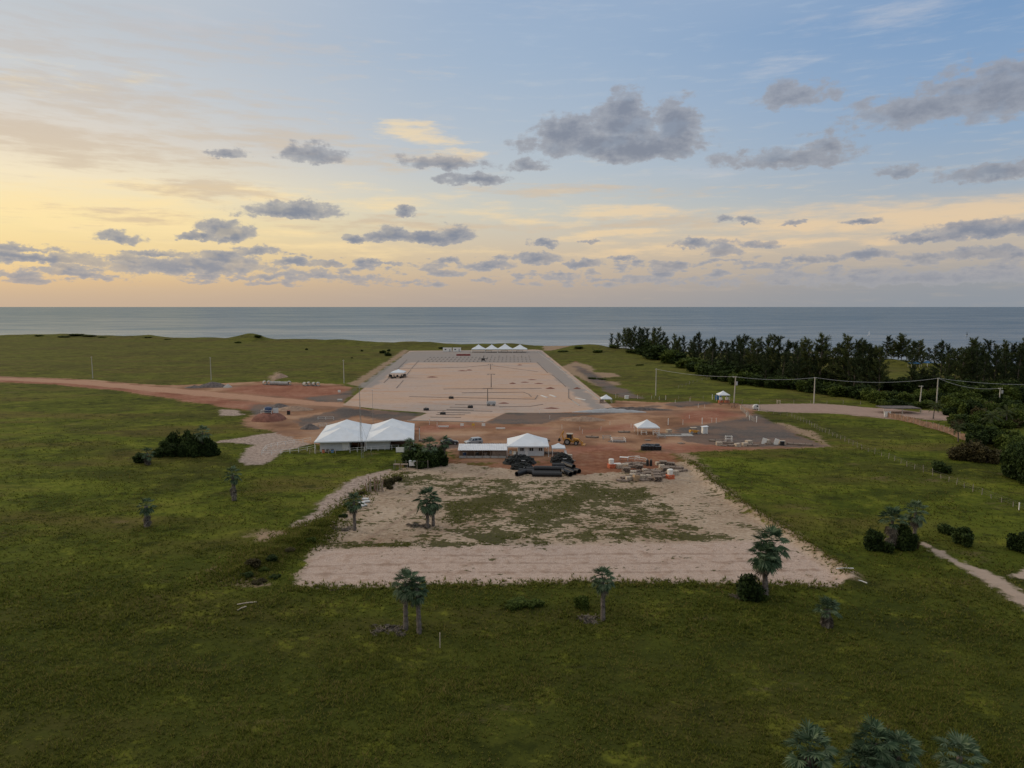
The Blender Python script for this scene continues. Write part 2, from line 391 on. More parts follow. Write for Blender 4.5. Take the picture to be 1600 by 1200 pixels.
def ground_material():
    m, n, b = new_mat('ground_cover')
    p = n.new('ShaderNodeNewGeometry').outputs['Position']
    x, y, z = n.sep(p)
    pf = n.xyz(x, y, 0.0)
    big = n.noise(pf, 0.016, 5.0, 0.62)
    mid = n.noise(pf, 0.07, 5.0, 0.6)
    sml = n.noise(pf, 0.55, 5.0, 0.62)
    fine = n.noise(pf, 2.6, 4.0, 0.65)
    wide = n.noise(n.xyz(n.m('MULTIPLY', x, 0.35), y, 0.0), 0.05, 5.0, 0.6)
    g = n.ramp(n.m('ADD', n.m('MULTIPLY', mid, 0.6), n.m('MULTIPLY', sml, 0.4)),
               [(0.32, (0.024, 0.036, 0.006)), (0.44, (0.057, 0.074, 0.010)), (0.55, (0.102, 0.122, 0.015)), (0.68, (0.165, 0.172, 0.026))])
    g = n.mix(n.m('MULTIPLY', n.step(wide, 0.47, 0.62), 0.75), g, (0.108, 0.084, 0.026))
    g = n.mix(n.m('MULTIPLY', n.step(wide, 0.46, 0.34), 0.55), g, (0.030, 0.038, 0.009))
    g = n.mix(n.m('MULTIPLY', n.step(big, 0.50, 0.62), 0.60), g, (0.050, 0.048, 0.014))
    g = n.mix(n.m('MULTIPLY', n.step(big, 0.48, 0.38), 0.45), g, (0.105, 0.128, 0.016))
    g = n.mix(n.m('MULTIPLY', n.step(fine, 0.50, 0.78), 0.65), g, (0.012, 0.018, 0.006))
    g = n.mix(n.m('MULTIPLY', n.step(fine, 0.44, 0.26), 0.40), g, (0.105, 0.105, 0.036))
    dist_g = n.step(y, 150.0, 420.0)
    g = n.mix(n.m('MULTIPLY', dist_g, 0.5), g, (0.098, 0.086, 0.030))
    near_vignette = n.step(y, 135.0, 60.0)  # vignette darkening painted into the grass colour towards the camera
    g = n.mix(n.m('MULTIPLY', near_vignette, 0.68), g, (0.034, 0.038, 0.010))
    tus = n.noise(n.xyz(n.m('MULTIPLY', x, 0.8), y, 2.0), 0.28, 6.0, 0.7)
    g = n.mix(n.m('MULTIPLY', n.step(tus, 0.47, 0.36), 0.70), g, (0.022, 0.028, 0.007))
    g = n.mix(n.m('MULTIPLY', n.step(tus, 0.54, 0.66), 0.60), g, (0.150, 0.158, 0.022))
    soil = n.noise(n.xyz(n.m('MULTIPLY', x, 0.6), y, 6.0), 0.11, 7.0, 0.72)
    g = n.mix(n.m('MULTIPLY', n.step(soil, 0.60, 0.70), 0.55), g, (0.135, 0.098, 0.055))
    rut = n.step(n.m('ADD', n.attr('z_rut'), n.m('MULTIPLY', n.m('SUBTRACT', sml, 0.5), 1.6)), -0.35, 0.2)
    g = n.mix(n.m('MULTIPLY', rut, 0.7), g, (0.040, 0.040, 0.014))
    def mask(name, amp1, amp2, w):
        v = n.attr(name)
        v = n.m('ADD', v, n.m('MULTIPLY', n.m('SUBTRACT', mid, 0.5), amp1))
        v = n.m('ADD', v, n.m('MULTIPLY', n.m('SUBTRACT', sml, 0.5), amp2))
        return n.step(v, -w, w)
    c = g
    speck = n.noise(pf, 1.3, 6.0, 0.7)
    grit = n.noise(pf, 5.0, 3.0, 0.7)
    c = n.mix(n.m('MULTIPLY', mask('z_bare', 9.0, 7.0, 1.2), 0.9), c, n.mix(sml, (0.20, 0.135, 0.088), (0.36, 0.265, 0.19)))
    track = n.mix(sml, (0.26, 0.20, 0.155), (0.40, 0.32, 0.26))
    c = n.mix(mask('z_track', 2.0, 5.0, 0.6), c, track)
    pathc = n.mix(n.step(speck, 0.35, 0.68), (0.40, 0.32, 0.27), (0.19, 0.145, 0.12))
    c = n.mix(mask('z_path', 5.0, 4.5, 0.7), c, pathc)
    dirt = n.ramp(mid, [(0.32, (0.150, 0.082, 0.052)), (0.45, (0.245, 0.138, 0.084)), (0.56, (0.335, 0.205, 0.130)), (0.68, (0.375, 0.250, 0.172))])
    dirt = n.mix(n.m('MULTIPLY', n.step(wide, 0.48, 0.66), 0.6), dirt, (0.175, 0.105, 0.080))
    dirt = n.mix(n.m('MULTIPLY', n.step(speck, 0.55, 0.75), 0.55), dirt, (0.110, 0.070, 0.052))
    c = n.mix(mask('z_dirt', 8.0, 6.0, 0.9), c, dirt)
    red = n.ramp(n.m('ADD', n.m('MULTIPLY', mid, 0.5), n.m('MULTIPLY', sml, 0.5)), [(0.34, (0.150, 0.056, 0.038)), (0.5, (0.240, 0.100, 0.068)), (0.64, (0.310, 0.165, 0.115))])
    c = n.mix(n.m('MULTIPLY', mask('z_red', 20.0, 9.0, 3.0), 0.80), c, red)
    pink = n.mix(sml, (0.25, 0.175, 0.145), (0.37, 0.275, 0.225))
    c = n.mix(mask('z_pink', 3.0, 3.0, 0.8), c, pink)
    road = n.mix(sml, (0.29, 0.165, 0.110), (0.44, 0.275, 0.190))
    c = n.mix(mask('z_road', 3.0, 2.0, 0.8), c, road)
    asph = n.ramp(n.m('ADD', n.m('MULTIPLY', wide, 0.6), n.m('MULTIPLY', speck, 0.4)), [(0.35, (0.058, 0.055, 0.056)), (0.5, (0.105, 0.095, 0.090)), (0.66, (0.190, 0.150, 0.125))])
    asph = n.mix(n.m('MULTIPLY', n.step(mid, 0.44, 0.58), 0.55), asph, (0.185, 0.122, 0.092))
    c = n.mix(n.m('MULTIPLY', mask('z_asph', 10.0, 7.0, 1.4), 0.95), c, asph)
    # compacted car park
    lot = n.ramp(n.noise(n.xyz(n.m('MULTIPLY', x, 0.4), y, 3.0), 0.035, 6.0, 0.62), [(0.30, (0.330, 0.280, 0.250)), (0.46, (0.405, 0.318, 0.268)), (0.58, (0.435, 0.308, 0.232)), (0.72, (0.375, 0.312, 0.262))])
    lot = n.mix(n.m('MULTIPLY', n.step(sml, 0.52, 0.66), 0.55), lot, (0.345, 0.235, 0.165))
    lot = n.mix(n.m('MULTIPLY', n.step(n.noise(n.xyz(n.m('MULTIPLY', x, 0.25), y, 7.0), 0.16, 5.0, 0.65), 0.56, 0.70), 0.8), lot, (0.370, 0.205, 0.115))
    c = n.mix(mask('z_lot', 0.8, 0.8, 0.4), c, lot)
    pave = n.mix(sml, (0.200, 0.190, 0.185), (0.285, 0.262, 0.245))
    c = n.mix(n.m('MULTIPLY', mask('z_pave', 8.0, 4.0, 1.2), 0.85), c, pave)
    # pale sand platform
    sand = n.ramp(n.m('ADD', n.m('MULTIPLY', mid, 0.45), n.m('MULTIPLY', speck, 0.55)), [(0.32, (0.175, 0.110, 0.076)), (0.43, (0.275, 0.205, 0.145)), (0.54, (0.365, 0.288, 0.215)), (0.66, (0.440, 0.360, 0.285))])
    sand = n.mix(n.m('MULTIPLY', n.step(grit, 0.55, 0.78), 0.55), sand, (0.235, 0.165, 0.130))
    c_s = mask('z_sand', 6.0, 5.5, 0.4)
    strip = n.mix(n.step(grit, 0.42, 0.72), (0.440, 0.345, 0.288), (0.262, 0.192, 0.152))
    strip = n.mix(n.m('MULTIPLY', n.step(speck, 0.60, 0.72), 0.6), strip, (0.20, 0.140, 0.105))
    tracks = n.noise(n.xyz(n.m('MULTIPLY', x, 0.06), n.m('MULTIPLY', y, 1.0), 3.0), 1.6, 3.0, 0.6)
    strip = n.mix(n.m('MULTIPLY', n.step(tracks, 0.52, 0.70), 0.20), strip, (0.50, 0.41, 0.355))
    strip = n.mix(n.m('MULTIPLY', n.step(sml, 0.48, 0.66), 0.55), strip, (0.290, 0.200, 0.148))
    peb = n.noise(n.xyz(n.m('MULTIPLY', x, 0.5), y, 4.0), 2.2, 5.0, 0.75)
    strip = n.mix(n.m('MULTIPLY', n.step(peb, 0.58, 0.66), 0.75), strip, (0.150, 0.105, 0.075))
    strip = n.mix(n.m('MULTIPLY', n.step(peb, 0.42, 0.34), 0.6), strip, (0.56, 0.46, 0.40))
    sand = n.mix(n.m('MULTIPLY', n.step(peb, 0.57, 0.65), 0.65), sand, (0.150, 0.098, 0.066))
    sand = n.mix(mask('z_strip', 2.5, 2.0, 1.2), sand, strip)
    # weeds on the sand, denser inside the patch outlines
    weed = n.m('ADD', n.m('MULTIPLY', n.noise(n.xyz(n.m('MULTIPLY', x, 0.75), y, 1.0), 0.30, 4.0, 0.6), 0.52), n.m('MULTIPLY', n.noise(n.xyz(n.m('MULTIPLY', x, 0.7), y, 11.0), 1.35, 4.0, 0.65), 0.48))
    pm = n.step(n.attr('z_patch'), -3.0, 3.0)
    tm = n.step(n.attr('z_turf'), -2.5, 2.5)
    th = n.m('SUBTRACT', n.m('ADD', weed, n.m('ADD', n.m('MULTIPLY', pm, 0.080), n.m('MULTIPLY', tm, 0.080))), 0.566)
    th = n.m('SUBTRACT', th, n.m('MULTIPLY', n.step(n.attr('z_strip'), -1.0, 1.0), 0.035))
    wf = n.step(th, -0.008, 0.022)
    weedc = n.mix(n.step(fine, 0.35, 0.65), (0.060, 0.066, 0.013), (0.020, 0.025, 0.007))
    weedc = n.mix(n.m('MULTIPLY', n.step(speck, 0.5, 0.7), 0.5), weedc, (0.10, 0.075, 0.040))
    sand = n.mix(n.m('MULTIPLY', rut, 0.55), sand, (0.215, 0.150, 0.112))
    c = n.mix(c_s, c, n.mix(n.m('MULTIPLY', wf, 0.88), sand, weedc))
    # bare beach seaward of the dunes
    bs = n.step(n.m('ADD', n.attr('z_beach'), n.m('MULTIPLY', n.m('SUBTRACT', sml, 0.5), 8.0)), -2.0, 2.0)
    c = n.mix(bs, c, n.mix(sml, (0.30, 0.235, 0.175), (0.40, 0.32, 0.25)))
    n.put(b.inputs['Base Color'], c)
    b.inputs['Roughness'].default_value = 0.95
    b.inputs['Specular IOR Level'].default_value = 0.02
    bp = n.new('ShaderNodeBump')
    bp.inputs['Strength'].default_value = 0.6
    bp.inputs['Distance'].default_value = 0.35
    n.put(bp.inputs['Height'], n.m('ADD', n.m('MULTIPLY', sml, 0.9), n.m('MULTIPLY', fine, 0.5)))
    n.put(b.inputs['Normal'], bp.outputs[0])
    return m
M_GROUND = ground_material()

def quad_mesh(name, verts, quads, attrs, mat, smooth=True):
    me = bpy.data.meshes.new(name)
    me.vertices.add(len(verts)); me.vertices.foreach_set('co', verts.astype(np.float32).ravel())
    nq = len(quads)
    me.loops.add(nq * 4); me.loops.foreach_set('vertex_index', quads.astype(np.int32).ravel())
    me.polygons.add(nq)
    me.polygons.foreach_set('loop_start', np.arange(0, nq * 4, 4, dtype=np.int32))
    me.polygons.foreach_set('loop_total', np.full(nq, 4, dtype=np.int32))
    if smooth:
        me.polygons.foreach_set('use_smooth', np.ones(nq, bool))
    for k, v in attrs.items():
        at = me.attributes.new(k, 'FLOAT', 'POINT')
        at.data.foreach_set('value', v.astype(np.float32))
    me.materials.append(mat)
    me.update(calc_edges=True)
    me.validate()
    o = bpy.data.objects.new(name, me)
    COL.objects.link(o)
    return o

def build_ground():
    rows = list(np.arange(500.0, 516.0, 4)) + list(np.arange(516.0, 700.0, 1.6)) + list(np.arange(700.0, 960.0, 2.4)) + list(np.arange(960.0, 1260.0, 5)) + list(np.arange(1260, 2400, 60)) + [3000, 4000, 6000]
    cols = list(np.arange(-3600, -300, 110)) + list(np.arange(-300, 1900, 4.0)) + list(np.arange(1900, 5300, 110))
    rows = np.array(rows); cols = np.array(cols)
    c, s = math.cos(PITCH), math.sin(PITCH)
    yc = (600 - rows) / FPX
    t = CAM_H / (s - yc * c)
    Yr = (c + yc * s) * t
    keep = (Yr > 0)
    rows = rows[keep]; t = t[keep]; Yr = Yr[keep]
    X = ((cols - 800) / FPX)[None, :] * t[:, None]
    Y = np.repeat(Yr[:, None], len(cols), 1)
    x = X.ravel(); y = Y.ravel()
    z = H(x, y)
    at = {}
    for k, polys in ZW.items():
        v = np.full(x.shape, -30.0)
        for p in polys:
            v = np.maximum(v, sdf(x, y, p))
        at['z_' + k] = np.clip(v, -30, 30)
    at['z_beach'] = np.clip(-(shore_y(x) - y) + 12, -30, 30)
    V = np.stack([x, y, z], 1)
    R, C = X.shape
    i = np.arange(R - 1)[:, None] * C + np.arange(C - 1)[None, :]
    q = np.stack([i, i + C, i + C + 1, i + 1], -1).reshape(-1, 4)
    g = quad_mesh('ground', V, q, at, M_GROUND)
    g['kind'] = 'structure'
    # each surfaced area is also a thin sheet of its own, a centimetre or so proud of the ground
    lift = 0.012
    for name, keys, marg in (('sand_lot', ('sand',), 0.5), ('car_park', ('lot',), 0.0), ('dirt_yard', ('dirt',), -0.5), ('gravel_path', ('path',), 0.5), ('sand_track', ('track',), 0.5), ('asphalt_yard', ('asph',), -0.3), ('dirt_road', ('pink', 'road'), 0.2)):
        f = np.max([at['z_' + k] for k in keys], 0) > -marg
        fq = q[f[q].all(1)]
        if len(fq) == 0:
            continue
        used, inv = np.unique(fq, return_inverse=True)
        Vz = V[used].copy(); Vz[:, 2] += lift
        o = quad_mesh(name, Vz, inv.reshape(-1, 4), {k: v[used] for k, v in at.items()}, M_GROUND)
        o['kind'] = 'structure'
        lift += 0.006
build_ground()

def build_sea():
    m, n, b = new_mat('sea_water')
    t = m.node_tree
    t.nodes.remove(b)
    out = [k for k in t.nodes if k.type == 'OUTPUT_MATERIAL'][0]
    p = n.new('ShaderNodeNewGeometry').outputs['Position']
    x, y, z = n.sep(p)
    w1 = n.noise(n.xyz(n.m('MULTIPLY', x, 0.35), y, 0.0), 0.09, 5.0, 0.62)
    w2 = n.noise(n.xyz(n.m('MULTIPLY', x, 0.3), y, 4.0), 0.018, 4.0, 0.55)
    w3 = n.noise(n.xyz(n.m('MULTIPLY', x, 0.25), y, 8.0), 0.0022, 4.0, 0.55)
    hgt = n.m('ADD', n.m('MULTIPLY', w1, 0.8), n.m('MULTIPLY', w2, 2.2))
    bp = n.new('ShaderNodeBump')
    bp.inputs['Strength'].default_value = 0.5
    bp.inputs['Distance'].default_value = 1.2
    n.put(bp.inputs['Height'], hgt)
    dif = n.new('ShaderNodeBsdfDiffuse')
    base = n.mix(n.step(w3, 0.35, 0.65), (0.014, 0.036, 0.056), (0.028, 0.050, 0.070))
    base = n.mix(n.m('MULTIPLY', n.step(w2, 0.42, 0.66), 0.5), base, (0.085, 0.100, 0.115))
    # surf along the beach: foam in broken lines
    ysh = n.attr('shore')
    fo = n.noise(n.xyz(n.m('MULTIPLY', x, 0.12), n.m('MULTIPLY', y, 0.9), 1.0), 0.12, 5.0, 0.7)
    foam = n.m('MULTIPLY', n.step(fo, 0.53, 0.62), n.m('SUBTRACT', 1.0, n.step(ysh, 30.0, 260.0)))
    silt_sheen = n.m('POWER', n.m('SUBTRACT', 1.0, n.m('DIVIDE', n.m('MINIMUM', n.m('MAXIMUM', ysh, 0.0), 3000.0), 3000.0)), 3.0)  # inshore silt, stretched seaward to paint the darker reflection near the horizon
    w4 = n.noise(n.xyz(n.m('MULTIPLY', x, 0.22), y, 12.0), 0.0065, 6.0, 0.72)
    w5 = n.noise(n.xyz(n.m('MULTIPLY', x, 0.30), y, 15.0), 0.035, 5.0, 0.7)
    base = n.mix(n.m('MULTIPLY', silt_sheen, 0.52), base, (0.225, 0.212, 0.205))
    base = n.mix(n.m('MULTIPLY', foam, 0.7), base, (0.60, 0.58, 0.55))
    n.put(dif.inputs['Color'], base)
    gl = n.new('ShaderNodeBsdfAnisotropic') if False else n.new('ShaderNodeBsdfGlossy')
    gl.inputs['Roughness'].default_value = 0.22
    gcol = n.mix(n.step(n.m('ADD', n.m('MULTIPLY', w4, 0.6), n.m('MULTIPLY', w5, 0.4)), 0.40, 0.60), (0.47, 0.62, 0.76), (0.82, 0.90, 0.96))
    n.put(gl.inputs['Color'], gcol)
    t.links.new(bp.outputs[0], gl.inputs['Normal'])
    t.links.new(bp.outputs[0], dif.inputs['Normal'])
    mx = n.new('ShaderNodeMixShader')
    n.put(mx.inputs[0], 0.42)
    t.links.new(dif.outputs[0], mx.inputs[1])
    t.links.new(gl.outputs[0], mx.inputs[2])
    t.links.new(mx.outputs[0], out.inputs[0])
    xs = np.concatenate([[-40000, -20000, -10000, -5000], np.arange(-3000, 3001, 50.0), [5000, 10000, 20000, 40000]])
    ys = np.concatenate([np.arange(150, 1200, 25.0), [1300, 1500, 2000, 3000, 5000, 9000, 16000, 26000]])
    X, Y = np.meshgrid(xs, ys)
    x_ = X.ravel(); y_ = Y.ravel()
    V = np.stack([x_, y_, np.full(x_.shape, -2.2)], 1)
    R, C = X.shape
    i = np.arange(R - 1)[:, None] * C + np.arange(C - 1)[None, :]
    q = np.stack([i, i + 1, i + C + 1, i + C], -1).reshape(-1, 4)
    o = quad_mesh('sea', V, q, {'shore': y_ - shore_y(x_)}, m, False)
    o['kind'] = 'structure'
build_sea()

# ------------------------------------------------------------------ object helpers
def simple(name, c, rough=0.7, var=0.25, scale=3.0, metallic=0.0, spec=0.3, dirt=None, dirt_amt=0.5):
    m, n, b = new_mat(name)
    co = n.new('ShaderNodeTexCoord').outputs['Object']
    nz = n.noise(co, scale, 5.0, 0.62)
    lo = tuple(v * (1 - var) for v in c); hi = tuple(min(1.0, v * (1 + var)) for v in c)
    colr = n.mix(n.step(nz, 0.3, 0.7), lo, hi)
    if dirt:
        colr = n.mix(n.m('MULTIPLY', n.step(n.noise(co, scale * 0.6, 6.0, 0.7), 0.50, 0.68), dirt_amt), colr, dirt)
    n.put(b.inputs['Base Color'], colr)
    b.inputs['Roughness'].default_value = rough
    b.inputs['Metallic'].default_value = metallic
    b.inputs['Specular IOR Level'].default_value = spec
    return m

def leafy(name, stops, scale=0.6, trans=0.25):
    m, n, b = new_mat(name)
    t = m.node_tree
    g = n.new('ShaderNodeNewGeometry')
    oi = n.new('ShaderNodeObjectInfo').outputs['Random']
    f = n.m('ADD', n.m('MULTIPLY', g.outputs['Random Per Island'], 0.55), n.m('MULTIPLY', n.noise(g.outputs['Position'], scale, 3.0), 0.45))
    f = n.m('ADD', f, n.m('MULTIPLY', n.m('SUBTRACT', oi, 0.5), 0.22))
    c = n.ramp(f, stops)
    n.put(b.inputs['Base Color'], c)
    b.inputs['Roughness'].default_value = 0.7
    b.inputs['Specular IOR Level'].default_value = 0.08
    tr = n.new('ShaderNodeBsdfTranslucent')
    t.links.new(c, tr.inputs[0])
    mx = n.new('ShaderNodeMixShader')
    mx.inputs[0].default_value = trans
    out = [k for k in t.nodes if k.type == 'OUTPUT_MATERIAL'][0]
    t.links.new(b.outputs[0], mx.inputs[1]); t.links.new(tr.outputs[0], mx.inputs[2])
    t.links.new(mx.outputs[0], out.inputs[0])
    return m

M = dict(
    canvas=simple('tent_canvas', (0.60, 0.64, 0.68), 0.55, 0.05, 0.5, dirt=(0.56, 0.55, 0.53), dirt_amt=0.35),
    white=simple('white_paint', (0.68, 0.67, 0.64), 0.5, 0.1, 1.5, dirt=(0.45, 0.40, 0.34), dirt_amt=0.4),
    wall=simple('pale_wall', (0.52, 0.53, 0.53), 0.7, 0.08, 0.8, dirt=(0.36, 0.33, 0.29), dirt_amt=0.4),
    greywall=simple('grey_wall', (0.36, 0.37, 0.38), 0.75, 0.1, 0.8),
    glass=simple('dark_glass', (0.025, 0.03, 0.035), 0.15, 0.1, 1.0, spec=0.6),
    dark=simple('dark_inside', (0.03, 0.028, 0.026), 0.8, 0.3, 2.0),
    black=simple('black_plastic', (0.012, 0.013, 0.015), 0.42, 0.3, 2.0, spec=0.4),
    blacknet=simple('black_netting', (0.014, 0.016, 0.016), 0.8, 0.5, 3.0, dirt=(0.035, 0.045, 0.035)),
    concrete=simple('concrete', (0.34, 0.33, 0.31), 0.85, 0.15, 1.5, dirt=(0.20, 0.18, 0.16)),
    concpole=simple('concrete_pole', (0.40, 0.38, 0.33), 0.8, 0.12, 0.8, dirt=(0.26, 0.24, 0.21)),
    kerb=simple('dark_kerb', (0.145, 0.125, 0.112), 0.9, 0.25, 1.0),
    wood=simple('weathered_wood', (0.225, 0.175, 0.140), 0.85, 0.3, 2.5, dirt=(0.10, 0.075, 0.06)),
    palewood=simple('pale_timber', (0.40, 0.34, 0.27), 0.8, 0.25, 2.5),
    redwood=simple('reddish_board', (0.200, 0.125, 0.090), 0.85, 0.35, 1.2, dirt=(0.12, 0.08, 0.06)),
    card=simple('brown_carton', (0.33, 0.23, 0.14), 0.85, 0.15, 2.0),
    yellow=simple('yellow_machine_paint', (0.50, 0.24, 0.035), 0.5, 0.2, 1.5, dirt=(0.22, 0.12, 0.06)),
    rubber=simple('tyre_rubber', (0.018, 0.018, 0.018), 0.85, 0.3, 3.0, dirt=(0.09, 0.06, 0.045)),
    steel=simple('grey_steel', (0.30, 0.30, 0.30), 0.45, 0.15, 2.0, metallic=0.5),
    silver=simple('silver_car_paint', (0.38, 0.39, 0.40), 0.32, 0.05, 1.0, metallic=0.4, spec=0.5),
    blackcar=simple('black_car_paint', (0.022, 0.024, 0.028), 0.25, 0.1, 1.0, spec=0.5),
    blue=simple('blue_plastic', (0.020, 0.045, 0.110), 0.45, 0.2, 1.5),
    brightblue=simple('blue_cloth', (0.06, 0.18, 0.36), 0.6, 0.2, 1.5),
    orange=simple('orange_plastic', (0.50, 0.13, 0.06), 0.5, 0.15, 2.0),
    signyellow=simple('yellow_paint', (0.55, 0.33, 0.05), 0.6, 0.15, 2.0),
    redtile=simple('red_block', (0.22, 0.055, 0.05), 0.8, 0.25, 2.0),
    roofmetal=simple('pale_roof_sheet', (0.60, 0.62, 0.64), 0.45, 0.08, 0.8, dirt=(0.42, 0.40, 0.38)),
    trunk=simple('palm_trunk', (0.135, 0.115, 0.100), 0.9, 0.4, 2.5, dirt=(0.06, 0.05, 0.045)),
    bark=simple('tree_bark', (0.085, 0.070, 0.058), 0.9, 0.35, 2.0),
    mound=simple('red_earth', (0.190, 0.085, 0.062), 0.95, 0.3, 0.8, dirt=(0.11, 0.055, 0.045)),
    gravel=simple('dark_gravel', (0.105, 0.090, 0.085), 0.95, 0.35, 1.2, dirt=(0.17, 0.13, 0.11)),
    tan=simple('tan_earth', (0.27, 0.185, 0.130), 0.95, 0.25, 1.0, dirt=(0.15, 0.10, 0.08)),
    wire=simple('aluminium_cable', (0.33, 0.34, 0.34), 0.5, 0.1, 1.0),
    darkwire=simple('fence_wire', (0.16, 0.15, 0.14), 0.6, 0.1, 1.0),
    post=simple('fence_post_wood', (0.25, 0.22, 0.185), 0.85, 0.3, 2.0),
    palm=leafy('palm_leaf', [(0.25, (0.026, 0.050, 0.026)), (0.5, (0.064, 0.105, 0.056)), (0.75, (0.150, 0.195, 0.120))], 0.8, 0.18),
    deadpalm=leafy('dead_palm_leaf', [(0.25, (0.055, 0.048, 0.040)), (0.55, (0.140, 0.120, 0.098)), (0.8, (0.27, 0.235, 0.19))], 0.8, 0.1),
    coco=leafy('coconut_leaf', [(0.25, (0.028, 0.042, 0.018)), (0.5, (0.050, 0.066, 0.024)), (0.8, (0.10, 0.095, 0.04))], 0.8, 0.2),
    needle=leafy('casuarina_needles', [(0.25, (0.014, 0.026, 0.012)), (0.5, (0.030, 0.046, 0.019)), (0.8, (0.062, 0.080, 0.034))], 0.35, 0.12),
    paleneedle=leafy('pale_casuarina_needles', [(0.25, (0.024, 0.038, 0.014)), (0.5, (0.050, 0.068, 0.022)), (0.8, (0.095, 0.110, 0.040))], 0.35, 0.2),
    shrub=leafy('shrub_leaf', [(0.25, (0.015, 0.026, 0.009)), (0.5, (0.030, 0.050, 0.014)), (0.8, (0.062, 0.090, 0.025))], 0.5, 0.2),
    brightshrub=leafy('bright_shrub_leaf', [(0.25, (0.035, 0.055, 0.010)), (0.5, (0.065, 0.095, 0.018)), (0.8, (0.120, 0.150, 0.035))], 0.5, 0.25),
    brownshrub=leafy('brownish_shrub_leaf', [(0.25, (0.030, 0.026, 0.013)), (0.5, (0.058, 0.050, 0.022)), (0.8, (0.105, 0.090, 0.04))], 0.5, 0.15),
    grass=leafy('grass_blade', [(0.2, (0.042, 0.058, 0.010)), (0.45, (0.085, 0.104, 0.014)), (0.65, (0.150, 0.160, 0.026)), (0.85, (0.205, 0.150, 0.060))], 0.22, 0.4),
    skin=simple('skin', (0.22, 0.13, 0.09), 0.6, 0.1, 2.0),
)

class MB:
    """collects simple solids and links them as ONE mesh object"""
    def __init__(self):
        self.v = []; self.f = []; self.mi = []; self.cur = 0
    def add(self, vs, fs):
        o = len(self.v)
        self.v += [tuple(p) for p in vs]
        self.f += [tuple(i + o for i in q) for q in fs]
        self.mi += [self.cur] * len(fs)
        return self
    def box(self, c, s, rz=0.0, rot=None):
        mt = rot if rot is not None else Matrix.Rotation(rz, 3, 'Z')
        vs = []
        for dz in (-.5, .5):
            for dy in (-.5, .5):
                for dx in (-.5, .5):
                    p = mt @ Vector((dx * s[0], dy * s[1], dz * s[2]))
                    vs.append((c[0] + p.x, c[1] + p.y, c[2] + p.z))
        return self.add(vs, [(0, 2, 3, 1), (4, 5, 7, 6), (0, 1, 5, 4), (2, 6, 7, 3), (0, 4, 6, 2), (1, 3, 7, 5)])
    def bar(self, a, b, w, h=None):
        a = Vector(a); b = Vector(b)
        q = (b - a).to_track_quat('X', 'Z').to_matrix()
        return self.box((a + b) / 2, ((b - a).length, w, h or w), rot=q)
    def cyl(self, a, b, r0, r1=None, n=10, cap=True):
        a = Vector(a); b = Vector(b); r1 = r0 if r1 is None else r1
        q = (b - a).to_track_quat('Z', 'Y').to_matrix()
        vs = []
        for p, r in ((a, r0), (b, r1)):
            for k in range(n):
                t = 2 * PI * k / n
                vs.append(p + q @ Vector((r * math.cos(t), r * math.sin(t), 0)))
        fs = [(k, (k + 1) % n, n + (k + 1) % n, n + k) for k in range(n)]
        if cap:
            fs += [tuple(range(n - 1, -1, -1)), tuple(range(n, 2 * n))]
        return self.add(vs, fs)
    def tube(self, pts, rad, n=6):
        pts = [Vector(p) for p in pts]
        rads = rad if isinstance(rad, (list, tuple)) else [rad] * len(pts)
        vs = []
        for i, p in enumerate(pts):
            d = pts[min(i + 1, len(pts) - 1)] - pts[max(i - 1, 0)]
            q = d.to_track_quat('Z', 'Y').to_matrix()
            for k in range(n):
                t = 2 * PI * k / n
                vs.append(p + q @ Vector((rads[i] * math.cos(t), rads[i] * math.sin(t), 0)))
        fs = []
        for i in range(len(pts) - 1):
            for k in range(n):
                fs.append((i * n + k, i * n + (k + 1) % n, (i + 1) * n + (k + 1) % n, (i + 1) * n + k))
        fs += [tuple(range(n - 1, -1, -1)), tuple(range((len(pts) - 1) * n, len(pts) * n))]
        return self.add(vs, fs)
    def pipe(self, a, b, r, ri, n=14):
        """open hollow pipe"""
        a = Vector(a); b = Vector(b)
        q = (b - a).to_track_quat('Z', 'Y').to_matrix()
        vs = []
        for p, rr in ((a, r), (b, r), (b, ri), (a, ri)):
            for k in range(n):
                t = 2 * PI * k / n
                vs.append(p + q @ Vector((rr * math.cos(t), rr * math.sin(t), 0)))
        fs = []
        for j in range(4):
            for k in range(n):
                fs.append((j * n + k, j * n + (k + 1) % n, ((j + 1) % 4) * n + (k + 1) % n, ((j + 1) % 4) * n + k))
        return self.add(vs, fs)
    def prism(self, prof, y0, y1):
        """profile in x,z extruded along y"""
        m = len(prof)
        vs = [(x, y0, z) for x, z in prof] + [(x, y1, z) for x, z in prof]
        fs = [tuple(range(m)), tuple(range(2 * m - 1, m - 1, -1))] + [(k, k + m, (k + 1) % m + m, (k + 1) % m) for k in range(m)]
        return self.add(vs, fs)
    def build(self, name, mat, parent=None, smooth=False, bevel=0.0):
        me = bpy.data.meshes.new(name)
        me.from_pydata(self.v, [], self.f)
        for mm in (mat if isinstance(mat, (list, tuple)) else [mat]):
            me.materials.append(mm)
        if any(self.mi):
            me.polygons.foreach_set('material_index', self.mi)
        if smooth:
            me.polygons.foreach_set('use_smooth', [True] * len(me.polygons))
        me.update()
        o = bpy.data.objects.new(name, me)
        COL.objects.link(o)
        if parent:
            o.parent = parent
        if bevel:
            md = o.modifiers.new('bevel', 'BEVEL'); md.width = bevel; md.segments = 1; md.limit_method = 'ANGLE'
        return o

